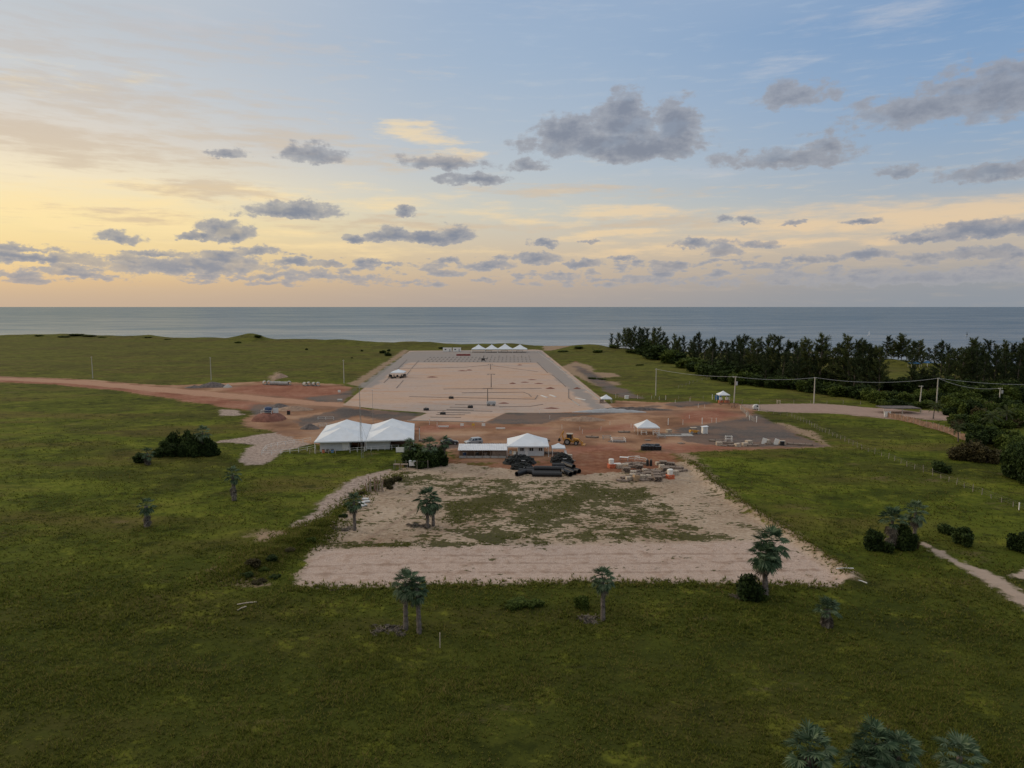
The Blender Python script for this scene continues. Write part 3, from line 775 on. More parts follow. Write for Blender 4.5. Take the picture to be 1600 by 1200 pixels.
def thing(name, label, cat, loc=(0, 0, 0), rz=0.0, group=None, sc=1.0):
    o = bpy.data.objects.new(name, None)
    COL.objects.link(o)
    o.empty_display_size = 0.2
    o.location = loc; o.rotation_euler = (0, 0, rz); o.scale = (sc, sc, sc)
    tag(o, label, cat, group)
    return o
def tag(o, label, cat, group=None, kind=None):
    o['label'] = label; o['category'] = cat
    if group: o['group'] = group
    if kind: o['kind'] = kind
    return o
_first = {}
def copy_tree(o, parent=None):
    c = o.copy(); COL.objects.link(c)
    if parent is not None: c.parent = parent
    for ch in o.children: copy_tree(ch, c)
    return c
def repeat(key, maker, label, loc, rz=0.0, sc=1.0, group=None, cat=None):
    """first call builds the thing, later calls copy it and its parts"""
    if key not in _first:
        o = maker(); _first[key] = o
    else:
        o = copy_tree(_first[key])
    o.location = loc; o.rotation_euler = (0, 0, rz)
    o.scale = sc if isinstance(sc, (tuple, list)) else (sc, sc, sc)
    o['label'] = label
    if cat: o['category'] = cat
    if group: o['group'] = group
    elif 'group' in o: del o['group']
    return o

# ------------------------------------------------------------------ foliage meshes
def fan_leaf(mb, base, az, el, petiole, R, rnd, droop=0.0, nseg=13):
    """one palmate leaf: petiole and a folded fan of narrow blades"""
    d = Vector((math.cos(az) * math.cos(el), math.sin(az) * math.cos(el), math.sin(el)))
    side = Vector((-math.sin(az), math.cos(az), 0))
    up = d.cross(side)
    if up.z < 0: up = -up
    hub = Vector(base) + d * petiole + Vector((0, 0, -droop * petiole * 0.3))
    mb.add([Vector(base) - side * 0.03, Vector(base) + side * 0.03, hub + side * 0.02, hub - side * 0.02], [(0, 1, 2, 3)])
    tl = 0.62
    d, up = d * math.cos(tl) - up * math.sin(tl), up * math.cos(tl) + d * math.sin(tl)
    for k in range(nseg):
        t = (k / (nseg - 1) - 0.5) * math.radians(215)
        v = d * math.cos(t) + side * math.sin(t) + up * (0.22 * math.cos(t * 0.6))
        v.z -= droop * (0.25 + 0.4 * abs(math.sin(t)))
        v.normalize()
        L = R * (1.0 - 0.25 * abs(t) / 1.8) * rnd.uniform(0.88, 1.08)
        wv = v.cross(up).normalized() * (R * 0.075)
        midp = hub + v * L * 0.55
        tip = hub + v * L + Vector((0, 0, -droop * L * 0.22 - 0.06 * L))
        mb.add([hub, midp - wv + up * 0.03, tip, midp + wv - up * 0.02], [(0, 1, 2, 3)])

def fan_palm(seed, height, crown_r, nleaf=30, ndead=10, trunk_r=0.20, thick=False, label='', cat='palm', forks=0, scars=True, spread=142):
    rnd = random.Random(seed)
    root = thing('fan_palm', label, cat)
    tr = MB()
    tops = []
    lean = rnd.uniform(-0.05, 0.05)
    pts = []; rad = []
    n = 14
    base_h = height * (0.42 if forks else 1.0)
    for i in range(n + 1):
        t = i / n
        pts.append((lean * height * t * t, 0.3 * lean * height * t, base_h * t))
        r = trunk_r * (1.30 - 0.45 * t) * (1.0 + (0.16 if scars and i % 2 else 0.0))
        rad.append(r)
    tr.tube(pts, rad, 9)
    if forks:
        for k in range(forks):
            a = rnd.uniform(0, 1) + k * PI
            dx = 0.45 * math.cos(a); dy = 0.45 * math.sin(a)
            h2 = height * (1.0 if k == 0 else 0.86)
            top = (pts[-1][0] + dx * 1.7, pts[-1][1] + dy * 1.7, h2)
            tr.tube([(pts[-1][0], pts[-1][1], base_h - 0.1), (pts[-1][0] + dx, pts[-1][1] + dy, base_h + 0.5), top], [trunk_r * .7, trunk_r * .55, trunk_r * .5], 8)
            tops.append(Vector(top))
    else:
        tops.append(Vector(pts[-1]))
    if scars:
        for i in range(int(height * 16)):
            t = rnd.uniform(0.05, 0.98); a = rnd.uniform(0, 2 * PI)
            z = base_h * t; r = trunk_r * (1.30 - 0.45 * t)
            c0 = Vector((lean * height * t * t + r * math.cos(a), 0.3 * lean * height * t + r * math.sin(a), z))
            out = Vector((math.cos(a), math.sin(a), 0.9)) * rnd.uniform(0.10, 0.22)
            s2 = Vector((-math.sin(a), math.cos(a), 0)) * 0.05
            tr.add([c0 - s2, c0 + s2, c0 + out + s2 * .6, c0 + out - s2 * .6], [(0, 1, 2, 3)])
    tr.build('trunk', M['trunk'], root)
    cr = MB(); de = MB()
    for ti, tp in enumerate(tops):
        k = 1.0 if ti == 0 else 0.85
        for i in range(nleaf):
            u = (i + 0.5) / nleaf
            el = math.radians(86 - spread * u + rnd.uniform(-8, 8))
            az = i * 2.399 + rnd.uniform(-.2, .2)
            fan_leaf(cr, tp + Vector((0, 0, rnd.uniform(-.25, .1))), az, el, crown_r * 0.58 * k * rnd.uniform(.8, 1.12), crown_r * 0.52 * k * rnd.uniform(.85, 1.1), rnd, droop=0.08 + 0.35 * max(0, u - 0.3))
        for i in range(ndead):
            az = rnd.uniform(0, 2 * PI)
            fan_leaf(de, tp + Vector((0, 0, -0.15 - rnd.random() * (height * (0.6 if thick else 0.16)))), az, math.radians(rnd.uniform(-78, -45)), crown_r * 0.38 * k, crown_r * 0.50 * k, rnd, droop=0.5, nseg=9)
    cr.build('crown', M['palm'], root)
    if ndead:
        de.build('dead_fronds', M['deadpalm'], root)
    return root

def feather_palm(seed, height, label, n=16, L=3.2):
    rnd = random.Random(seed)
    root = thing('coconut_palm', label, 'palm')
    tr = MB()
    pts = [(0.5 * (i / 8) ** 2, 0, height * i / 8) for i in range(9)]
    tr.tube(pts, [0.2 - 0.09 * i / 8 for i in range(9)], 8)
    tr.build('trunk', M['trunk'], root)
    cr = MB()
    top = Vector(pts[-1])
    for i in range(n):
        az = i * 2.399; el = math.radians(70 - 95 * (i / n))
        prev = top.copy(); d = Vector((math.cos(az) * math.cos(el), math.sin(az) * math.cos(el), math.sin(el)))
        side = Vector((-math.sin(az), math.cos(az), 0))
        for s in range(9):
            nx = prev + d * (L / 9)
            d = (d + Vector((0, 0, -0.16))).normalized()
            w = L * 0.22 * math.sin(PI * (s + 1.2) / 10.5)
            for sg in (-1, 1):
                for q in (0.0, 0.5):
                    a = prev.lerp(nx, q)
                    tip = a + side * sg * w + d * w * 0.5 + Vector((0, 0, -w * 0.35))
                    cr.add([a, a + d * 0.13, tip], [(0, 1, 2)])
            prev = nx
    cr.build('crown', M['coco'], root)
    return root

def rand_dir(rnd):
    z = rnd.uniform(-1, 1); a = rnd.uniform(0, 2 * PI); r = math.sqrt(1 - z * z)
    return Vector((r * math.cos(a), r * math.sin(a), z))

def leaf_cloud(mb, centre, rx, ry, rz, count, size, rnd, flat=0.35):
    for _ in range(count):
        d = rand_dir(rnd); rr = rnd.random() ** 0.45
        p = Vector((centre[0] + d.x * rx * rr, centre[1] + d.y * ry * rr, centre[2] + d.z * rz * rr))
        a = rand_dir(rnd); a.z = abs(a.z) + flat; a.normalize()
        u = a.orthogonal().normalized(); u.rotate(Matrix.Rotation(rnd.uniform(0, 2 * PI), 3, a)); v = a.cross(u)
        s = size * rnd.uniform(0.6, 1.35)
        mb.add([p - u * s, p - v * s * .5, p + u * s, p + v * s * .5], [(0, 1, 2, 3)])

def shrub(seed, w, h, mat, label, cat='shrub', leaf=0.16, name='shrub', dens=1.0):
    """a bush of several uneven clumps on short stems, width w, height h"""
    rnd = random.Random(seed)
    root = thing(name, label, cat)
    lv = MB(); st = MB()
    nc = max(5, int(6 + w * 1.6))
    for i in range(nc):
        a = rnd.uniform(0, 2 * PI); r = (rnd.random() ** .6) * w * 0.36
        ch = h * rnd.uniform(0.28, 0.86) * (1 - 0.35 * (r / (w * .4)))
        c = (r * math.cos(a), r * math.sin(a), ch)
        cr = rnd.uniform(0.10, 0.22) * min(w, h * 1.6)
        leaf_cloud(lv, c, cr * 1.15, cr * 1.15, min(cr, h * .4), int(110 * dens), leaf, rnd)
        leaf_cloud(lv, (c[0], c[1], c[2] * .5), cr, cr, ch * 0.5, int(60 * dens), leaf, rnd)
        for _ in range(12):          # stray twigs that break the outline
            d = rand_dir(rnd); d.z = abs(d.z)
            q = Vector(c) + Vector((d.x * cr, d.y * cr, d.z * cr)) * 1.25
            leaf_cloud(lv, q, .2, .2, .2, 6, leaf * .8, rnd)
        st.tube([(0.15 * c[0], 0.15 * c[1], 0), (0.6 * c[0], 0.6 * c[1], ch * .5), c], [0.09, 0.06, 0.03], 5)
    lv.build('crown', mat, root)
    st.build('stem', M['bark'], root)
    return root

def casuarina(seed, h, label, spread=1.0, mat='needle'):
    """tall feathery tree: a tapering trunk, rising limbs and drooping needle sprays swept by the sea wind"""
    rnd = random.Random(seed)
    root = thing('casuarina_tree', label, 'tree')
    tr = MB(); cr = MB()
    lean = rnd.uniform(0.02, 0.10)
    def at(t):
        return Vector((lean * h * t * t, rnd.uniform(-.02, .02), h * t))
    tr.tube([at(i / 9) for i in range(10)], [0.24 * (1 - 0.88 * i / 9) + 0.015 for i in range(10)], 7)
    n = 50
    for i in range(n):
        t = 0.06 + 0.92 * (i / n) ** 0.95
        az = rnd.uniform(0, 2 * PI)
        L = spread * h * (0.24 * (1 - t) ** 0.7 + 0.06) * rnd.uniform(0.45, 1.55)
        el = math.radians(rnd.uniform(15, 66))
        d = Vector((math.cos(az) * math.cos(el) + 0.22, math.sin(az) * math.cos(el), math.sin(el))).normalized()
        b = at(t); e = b + d * L
        tr.tube([b, b.lerp(e, .5), e], [0.05, 0.035, 0.012], 4)
        ns = int(18 + L * 14)
        for k in range(ns):
            q = rnd.uniform(0.2, 1.08)
            p = b.lerp(e, q) + rand_dir(rnd) * 0.28
            s = (d * 0.7 + rand_dir(rnd) * 0.75 + Vector((0.15, 0, 0.15))).normalized() * rnd.uniform(0.4, 1.1)
            w = s.cross(rand_dir(rnd)).normalized() * rnd.uniform(0.06, 0.13)
            cr.add([p - w, p + w, p + s + w * .3, p + s - w * .3], [(0, 1, 2, 3)])
    tr.build('trunk', M['bark'], root)
    cr.build('crown', M[mat], root)
    return root

# ------------------------------------------------------------------ placing helpers
def zat(y, py):
    """height seen at pixel row py for something y metres away"""
    d = pix_dir(800, py)
    return CAM_H + d[2] / d[1] * y
def flatz(px, py):
    p = P(px, py)
    return p

# ------------------------------------------------------------------ tents
def pyramid(mb, w, d, e, pk, sag=0.10, n=6):
    """concave fabric pyramid of four panels with a short valance, standing on the origin's footprint centre"""
    cs = [(-w / 2, -d / 2), (w / 2, -d / 2), (w / 2, d / 2), (-w / 2, d / 2)]
    for k in range(4):
        a = cs[k]; b = cs[(k + 1) % 4]
        vs = []
        for i in range(n + 1):
            t = i / n
            z = e + (pk - e) * (t - sag * math.sin(PI * t) * 1.0)
            for j in (0, 0.25, 0.5, 0.75, 1):
                x = (a[0] + (b[0] - a[0]) * j) * (1 - t); y = (a[1] + (b[1] - a[1]) * j) * (1 - t)
                dz = -0.05 * math.sin(PI * j) * (1 - t) * min(w, d) * 0.12
                vs.append((x, y, z + dz))
        fs = []
        for i in range(n):
            for j in range(4):
                q = i * 5 + j
                fs.append((q, q + 1, q + 6, q + 5))
        mb.add(vs, fs)
        mb.add([(a[0], a[1], e), (b[0], b[1], e), (b[0], b[1], e - 0.28), (a[0], a[1], e - 0.28)], [(0, 3, 2, 1)])
def tent(label, loc, w, d, e, pk, rz=0.0, group=None, pole=0.06, sag=0.10):
    t = thing('pyramid_tent', label, 'tent', loc, rz, group)
    mb = MB(); pyramid(mb, w, d, e, pk, sag)
    mb.build('canopy', M['canvas'], t)
    for sx in (-1, 1):
        for sy in (-1, 1):
            MB().cyl((sx * (w / 2 - .12), sy * (d / 2 - .12), -0.1), (sx * (w / 2 - .12), sy * (d / 2 - .12), e), pole, n=6).build('pole', M['white'], t)
    fr = MB()
    for sx in (-1, 1):
        fr.bar((sx * (w / 2 - .12), -d / 2 + .12, e - .1), (sx * (w / 2 - .12), d / 2 - .12, e - .1), .06)
        fr.bar((-w / 2 + .18, sx * (d / 2 - .12), e - .1), (w / 2 - .18, sx * (d / 2 - .12), e - .1), .05)
    fr.build('frame', M['steel'], t)
    return t

b0 = P(530, 708); TZ = b0.z
k0 = mpp(b0)
xl, xm, xr = [(q - 800) / FPX * (FPX / k0) for q in (491, 570, 646)]
D0 = b0.y
BR = math.radians(7.5)
def rot_block(x, y):
    dx, dy = x - xl, y - D0
    return (xl + dx * math.cos(BR) - dy * math.sin(BR), D0 + dx * math.sin(BR) + dy * math.cos(BR))
for (xa, xb, row, lab) in ((xl, xm, 0, 'white pyramid tent at the front left of the joined block of four'), (xm, xr, 0, 'white pyramid tent at the front right of the joined block of four'),
                           (xl, xm, 1, 'white pyramid tent at the rear left of the joined block of four'), (xm, xr, 1, 'white pyramid tent at the rear right of the joined block of four')):
    tent(lab, rot_block((xa + xb) / 2, D0 + 6.0 + 12.02 * row) + (TZ,), xb - xa - 0.04, 11.98, 2.75, 5.25, rz=BR, sag=0.05, group='white tents joined into one block')
# partitions and cabin under the block of tents
def px_x(px, y, z=1.0):
    c, s = math.cos(PITCH), math.sin(PITCH)
    return (px - 800) / FPX * (y * c - (z - CAM_H) * s)
def cabin(label, px0, px1, y, depth, h, mat, z0, door=None, win=None, name='site_cabin'):
    xa, xb = px_x(px0, y), px_x(px1, y)
    t = thing(name, label, 'cabin', ((xa + xb) / 2, y, z0))
    w = xb - xa
    MB().box((0, depth / 2, h / 2), (w, depth, h)).build('wall', mat, t)
    if door:
        for q0, q1 in door:
            x0 = px_x(q0, y) - (xa + xb) / 2; x1 = px_x(q1, y) - (xa + xb) / 2
            dr = MB().box(((x0 + x1) / 2, -0.03, 1.02), (x1 - x0, 0.05, 2.04)).build('door', M['white'], t)
            MB().box((x1 - .12, -0.075, 1.0), (0.05, 0.03, 0.16)).build('handle', M['steel'], dr)
    if win:
        for q0, q1, za, zb in win:
            x0 = px_x(q0, y) - (xa + xb) / 2; x1 = px_x(q1, y) - (xa + xb) / 2
            wn = MB().box(((x0 + x1) / 2, -0.02, (za + zb) / 2), (x1 - x0, 0.05, zb - za)).build('window', M['glass'], t)
            f = MB()
            for xx in (x0, x1, (x0 + x1) / 2): f.box((xx, -0.05, (za + zb) / 2), (0.06, 0.05, zb - za + .06))
            for zz in (za, zb): f.box(((x0 + x1) / 2, -0.057, zz), (x1 - x0 + .06, 0.05, 0.06))
            f.build('frame', M['white'], wn)
    return t
CB = []
CB += [cabin('pale walled cabin with a white door under the front left tent of the block', 501, 547, D0 + 1.6, 6.0, 2.45, M['wall'], TZ, door=[(535, 545.5)])]
CB += [cabin('long grey walled cabin under the front right tent of the block', 572, 609, D0 + 1.8, 7.0, 2.45, M['wall'], TZ)]
CB += [cabin('dark walled store at the back of the block of tents', 548, 632, D0 + 11.5, 8.0, 2.4, M['dark'], TZ)]
for o in CB:
    o.location = rot_block(o.location.x, o.location.y) + (TZ,); o.rotation_euler = (0, 0, BR)
t = thing('white_board', 'white board leaning at the right end of the block of tents', 'board', (px_x(625, D0 + .5), D0 + .5, TZ))
MB().box((0, 0, .75), (2.0, .08, 1.2)).build('panel', M['white'], t)
for sx in (-.8, .8): MB().box((sx, 0.02, .08), (.08, .5, .16)).build('foot', M['steel'], t)
for i, (px, mt, lab) in enumerate(((505, 'orange', 'small red drum beside the pale cabin wall under the tents'), (512, 'dark', 'dark metal bench frame beside the pale cabin wall under the tents'), (519, 'brightblue', 'small teal drum beside the pale cabin wall under the tents'))):
    q = thing('drum', lab, 'drum', (px_x(px, D0 + .7), D0 + .7, TZ))
    MB().cyl((0, 0, 0), (0, 0, .75), .36, .36, 10).build('barrel', M[mt], q)
    MB().cyl((0, 0, .75), (0, 0, .80), .38, .34, 10).build('lid', M['dark'], q)

# main tent with its cabin
b1 = P(825, 714); k1 = mpp(b1); W1 = 66 / k1
tent('large white hipped tent over the white site office', (px_x(825, b1.y), b1.y + W1 / 2, b1.z), W1, W1, 2.55, 4.75, sag=0.04)
cabin('white panelled site office with three dark windows under the large tent', 809, 850, b1.y + 1.2, 6.5, 2.45, M['wall'], b1.z,
      win=[(812.5, 818.5, 1.15, 1.95), (827, 833.5, 1.15, 1.95), (841.5, 847.5, 1.15, 1.95)], door=[(820.5, 825)], name='site_office')
b2 = P(873, 713); k2 = mpp(b2)
tent('small white tent beside the large tent, behind the black netting heap', (b2.x, b2.y + 1.5, b2.z), 21 / k2, 3.0, 2.0, 2.9)
for (px, py, lab) in ((797, 712, 'white plastic chair standing left of the site office'), (803, 713, 'white plastic chair standing nearest the site office wall'), (884, 712, 'white plastic chair standing right of the small tent')):
    def mk():
        c = thing('plastic_chair', '', 'chair')
        MB().box((0, 0, .45), (.5, .5, .05)).build('seat', M['white'], c)
        MB().box((0, .24, .72), (.5, .05, .5)).build('backrest', M['white'], c)
        for sx in (-1, 1):
            for sy in (-1, 1): MB().box((sx * .21, sy * .21, .21), (.05, .05, .42)).build('leg', M['white'], c)
        return c
    repeat('chair', mk, lab, P(px, py), random.uniform(-1, 1), 1.25, 'white chairs by the site office')

# shed with corrugated roof
b3 = P(754, 716); k3 = mpp(b3); L3 = 75 / k3
t = thing('open_shed', 'long open fronted shed with a pale corrugated roof beside the site office', 'shed', (b3.x, b3.y, b3.z))
rf = MB()
n = 56
vs = []
for i in range(n + 1):
    x = -L3 / 2 - .15 + (L3 + .3) * i / n
    dz = 0.035 * (1 if i % 2 else -1)
    vs += [(x, -0.25, 1.95 + dz), (x, 3.4, 2.75 + dz), (x, 3.4, 2.70 + dz), (x, -0.25, 1.88 + dz)]
fs = []
for i in range(n):
    a = i * 4
    fs += [(a, a + 4, a + 5, a + 1), (a + 3, a + 2, a + 6, a + 7), (a, a + 3, a + 7, a + 4)]
rf.add(vs, fs); rf.build('roof', M['roofmetal'], t)
for i in range(7):
    MB().box((-L3 / 2 + .1 + (L3 - .2) * i / 6, 0.05, 0.92), (.10, .10, 1.84)).build('post', M['wood'], t)
MB().box((0, 0.22, .26), (L3 - .3, .14, .52)).build('low_wall', M['concrete'], t)
MB().box((0, 3.15, 1.25), (L3, .12, 2.5)).build('back_wall', M['tan'], t)
for z in (.75, 1.05, 1.35, 1.65):
    MB().box((L3 * .34, 0.22, z), (L3 * .29, .05, .22)).build('board', M['wood'], t)
MB().box((L3 / 2 - .05, 1.6, 1.0), (.1, 2.9, 2.0)).build('end_wall', M['greywall'], t)
for (f_, lab, mt) in ((-.38, 'blue barrel inside the open shed at its left end', 'blue'), (-.12, 'dark barrel inside the middle of the open shed', 'dark'), (.06, 'brown barrel inside the open shed beside the boarded end', 'wood')):
    q = thing('drum', lab, 'drum', (b3.x + L3 * f_, b3.y + 1.1, b3.z))
    MB().cyl((0, 0, 0), (0, 0, 1.15), .42, .42, 10).build('barrel', M[mt], q)
    MB().cyl((0, 0, 1.15), (0, 0, 1.2), .44, .4, 10).build('lid', M['steel'], q)

# four tents and two cabins at the seaward end of the car park
for (a, b, lab) in ((736.5, 758, 'white tent at the left end of the far row of four by the sea'), (758, 778, 'second tent from the left in the far row of four'), (777, 801, 'taller tent third from the left in the far row'), (801, 824, 'white tent at the right end of the far row of four by the sea')):
    q = P((a + b) / 2, 551); kk = mpp(q)
    tent(lab, (q.x, q.y + 5, q.z), (b - a) / kk, 10, 2.6 + q.z * 0, 6.0 + (0.6 if a == 777 else 0), group='row of white tents at the far end of the car park', pole=.10, sag=.08)
for (a, b, lab) in ((692, 705.5, 'left of the two white box cabins beyond the car park'), (707.5, 720, 'right of the two white box cabins beyond the car park')):
    q = P((a + b) / 2, 549.5); kk = mpp(q); w = (b - a) / kk
    t = thing('box_cabin', lab, 'cabin', q, 0, 'white box cabins beyond the car park')
    MB().box((0, 1.3, 1.45), (w, 2.6, 2.7)).build('wall', M['white'], t)
    MB().box((0, 1.3, 2.85), (w + .2, 2.8, .12)).build('roof', M['roofmetal'], t)
    MB().box((w * .3, -0.04, 1.1), (1.0, .08, 2.0)).build('door', M['greywall'], t)
    MB().box((-w * .2, -0.04, 1.7), (1.2, .08, .8)).build('window', M['glass'], t)
q = P(724, 556); kk = mpp(q)
t = thing('block_stack', 'long low stack of dark red blocks on the far paving', 'stack', q)
s_ = MB()
for i in range(9):
    s_.box((-22 / kk / 2 + (i + .5) * 22 / kk / 9, .6, .6), (22 / kk / 9 - .06, 1.2, 1.2 + .1 * (i % 3)))
s_.build('block', M['redtile'], t)
MB().box((0, .6, -.02), (22 / kk, 1.4, .1)).build('pallet', M['wood'], t)
for (px, lab) in ((763, 'grey stall table under the taller far tent'), (788, 'dark stall table under the far row of tents'), (812, 'dark stall table under the rightmost far tent')):
    q = P(px, 550.5)
    t = thing('stall_table', lab, 'table', (q.x, q.y + 4, q.z))
    MB().box((0, 0, 1.0), (5.5, 1.4, .12)).build('top', M['greywall'], t)
    for sx in (-1, 1): MB().box((sx * 2.4, 0, .47), (.2, 1.1, .94)).build('leg', M['dark'], t)

def small_tent(lab, x0, x1, ybase, yeave, ypeak, depth):
    q = P((x0 + x1) / 2, ybase); kk = mpp(q)
    e = zat(q.y, yeave) - q.z; pk = zat(q.y + depth / 2, ypeak) - q.z
    tent(lab, (q.x, q.y + depth / 2, q.z), (x1 - x0) / kk, depth, e, pk, pole=.05, sag=.06)
    return q
qa = small_tent('small white tent over tables inside the car park, on its left side', 610, 631, 590, 582.2, 576.8, 8)
qb = small_tent('small white tent at the front right corner of the car park', 940, 956.5, 630, 623, 616.3, 4)
qc = small_tent('white tent with sloping sides on the dirt yard by the pale slab', 996, 1031, 680, 668, 655.3, 5.5)
qd = small_tent('small white tent over the gate check by the power pole', 1123.5, 1140.5, 630, 617, 610.5, 4)
def mk_table(mat='white'):
    c = thing('trestle_table', '', 'table')
    MB().box((0, 0, .76), (1.8, .8, .06)).build('top', M[mat], c)
    for sx in (-1, 1):
        for sy in (-1, 1): MB().box((sx * .8, sy * .32, .36), (.06, .06, .73)).build('leg', M['steel'], c)
    return c
for i in range(4):
    repeat('ttable', mk_table, 'white trestle table under the small tent on the left of the car park', (qa.x - 3.6 + 2.4 * i, qa.y + 1.4 + (i % 2), qa.z), 0.2 * i, 1.2, 'tables under the car park tent')
for i, (px, py) in enumerate(((609, 591), (613, 591.5), (617, 591), (621, 591.5), (626, 591), (629, 590.5), (633, 590))):
    def mk():
        c = thing('dark_chair', '', 'chair')
        MB().box((0, 0, .45), (.55, .55, .08)).build('seat', M['black'], c)
        MB().box((0, .26, .8), (.55, .06, .6)).build('backrest', M['black'], c)
        for sx in (-1, 1): MB().box((sx * .24, 0, .2), (.06, .5, .41)).build('leg', M['black'], c)
        return c
    repeat('dchair', mk, 'dark chair set out in front of the car park tent', P(px, py), i * 1.1, 1.7, 'dark chairs by the car park tent')
def mk_frame():
    c = thing('timber_stand', '', 'stand')
    for sx in (-1, 1):
        for sy in (-1, 1): MB().box((sx * 1.4, sy * .6, .75), (.14, .14, 1.5)).build('leg', M['redwood'], c)
    f = MB()
    for sy in (-1, 1):
        f.box((0, sy * .6, 1.45), (2.9, .1, .12)); f.box((0, sy * .6, .5), (2.9, .1, .12)); f.bar((-1.4, sy * .66, .1), (1.4, sy * .66, 1.4), .08)
    f.build('rail', M['redwood'], c)
    return c
repeat('tstand', mk_frame, 'reddish timber stand in front of the gate check tent', P(1132, 632.5), 0, 1.15)
repeat('tstand', mk_frame, 'reddish timber stand at the foot of the power pole', P(1148, 637), 0.9, 1.0)
t = thing('blue_screen', 'blue cloth screen behind the gate check tent', 'screen', P(1122, 626))
MB().box((0, 0, 1.2), (2.4, .08, 1.7)).build('cloth', M['brightblue'], t)
for sx in (-1, 1): MB().box((sx * 1.2, 0, 1.0), (.08, .1, 2.0)).build('post', M['steel'], t)

# white containers standing on orange or red crates
def mk_cont():
    c = thing('white_drum', '', 'drum')
    MB().cyl((0, 0, 0), (0, 0, .78), .42, .46, 12).build('barrel', M['white'], c)
    MB().cyl((0, 0, .78), (0, 0, .86), .46, .30, 12).build('lid', M['white'], c)
    return c
def mk_crate():
    c = thing('orange_crate', '', 'crate')
    f = MB()
    for z in (.1, .34, .58):
        for s in (-1, 1):
            f.box((0, s * .48, z), (1.04, .06, .18)); f.box((s * .49, 0, z), (.06, .90, .18))
    f.build('side', M['orange'], c)
    MB().box((0, 0, .66), (.88, .88, .05)).build('top', M['orange'], c)
    return c
for (px, py, lab) in ((955, 731, 'at the left end of the timber pile'), (1047, 748, 'at the front right of the timber pile'), (1126, 629.5, 'under the left of the gate check tent'), (1135.5, 629, 'under the right of the gate check tent')):
    q = P(px, py)
    repeat('crate', mk_crate, 'orange crate under a white drum ' + lab, q, .3, 1.3)
    repeat('wdrum', mk_cont, 'white drum on an orange crate ' + lab, (q.x, q.y, q.z + .9), 0, 1.3)

# ------------------------------------------------------------------ mounds and heaps
def mound(name, label, px, py, w, d, h, mat, cat, seed=0, pw=1.3, rough=.35):
    q = P(px, py)
    rnd = np.random.default_rng(seed)
    n = 26; m = 40
    V = [(0, 0, h)]
    F = []
    for i in range(1, n + 1):
        t = i / n
        for k in range(m):
            a = 2 * PI * k / m
            rr = t * (1 + .18 * float(vnoise(3 + 2 * math.cos(a) + seed, 3 + 2 * math.sin(a))) - .09)
            x = rr * w / 2 * math.cos(a); y = rr * d / 2 * math.sin(a)
            z = h * (1 - t ** pw) * (1 + rough * float(fbm(x * .9 + seed * 3, y * .9 + 7, 3))) - (0.25 if i == n else 0)
            V.append((x, y, z))
    for k in range(m):
        F.append((0, 1 + k, 1 + (k + 1) % m))
    for i in range(n - 1):
        for k in range(m):
            a = 1 + i * m + k; b = 1 + i * m + (k + 1) % m
            F.append((a, a + m, b + m, b))
    mb = MB(); mb.add(V, F)
    o = mb.build(name, mat, None, smooth=True)
    o.location = (q.x, q.y + d / 2, q.z)
    tag(o, label, cat)
    return o
mound('earth_mound', 'flat topped red earth mound carrying the blue water tank', 412, 660, 10.5, 9, 2.3, M['mound'], 'mound', 1, 3.5, .08)
mound('gravel_heap', 'dark gravel heap beside the left dirt road', 328, 606, 15, 7, 2.3, M['gravel'], 'heap', 2)
mound('gravel_heap', 'low dark gravel heap trailing left of the larger heap by the road', 300, 607, 9, 5, 1.1, M['gravel'], 'heap', 3)
mound('stone_heap', 'pale grey stone heap at the right foot of the dark gravel heap', 353, 606, 4, 4, 1.4, M['concrete'], 'heap', 9)
mound('earth_heap', 'dark earth heap behind the blue water tank', 432, 640, 9, 6, 1.7, M['gravel'], 'heap', 4)
mound('earth_heap', 'tan earth heap right of the blue water tank', 453, 643, 14, 7, 1.4, M['tan'], 'heap', 5)
mound('earth_heap', 'long low tan earth heap behind the left tents', 500, 668, 12, 6, 1.0, M['tan'], 'heap', 6)
mound('gravel_heap', 'grey gravel heap left of the joined tents', 481, 672, 6, 4, 1.5, M['gravel'], 'heap', 7)
mound('sand_heap', 'pale steep sand heap on the grass beyond the left road', 430, 592, 7, 14, 2.0, M['tan'], 'heap', 8)
mound('spoil_bank', 'long grey spoil bank of rubble in front of the right of the car park', 955, 645, 26, 2.6, 1.2, M['greywall'], 'bank', 10, 1.6, .6)
mound('spoil_bank', 'dark spoil bank at the edge of the asphalt before the car park', 985, 642, 30, 3, 1.1, M['gravel'], 'bank', 11, 1.6, .5)
mound('earth_heap', 'red earth heap on the dirt yard behind the backhoe', 912, 659, 14, 6, 1.2, M['tan'], 'heap', 12)
for i, (px, py) in enumerate(((801, 600), (820, 598), (832, 594), (842, 600), (812, 571), (722, 580), (733, 579), (675, 590), (860, 608), (902, 608), (787, 631), (900, 566), (862, 639))):
    mound('soil_clod', 'small brown clod heap lying on the car park surface', px, py, random.uniform(3.2, 6), 2.5, random.uniform(.35, .7), M['mound'], 'heap', 20 + i)['group'] = 'soil clods on the car park'

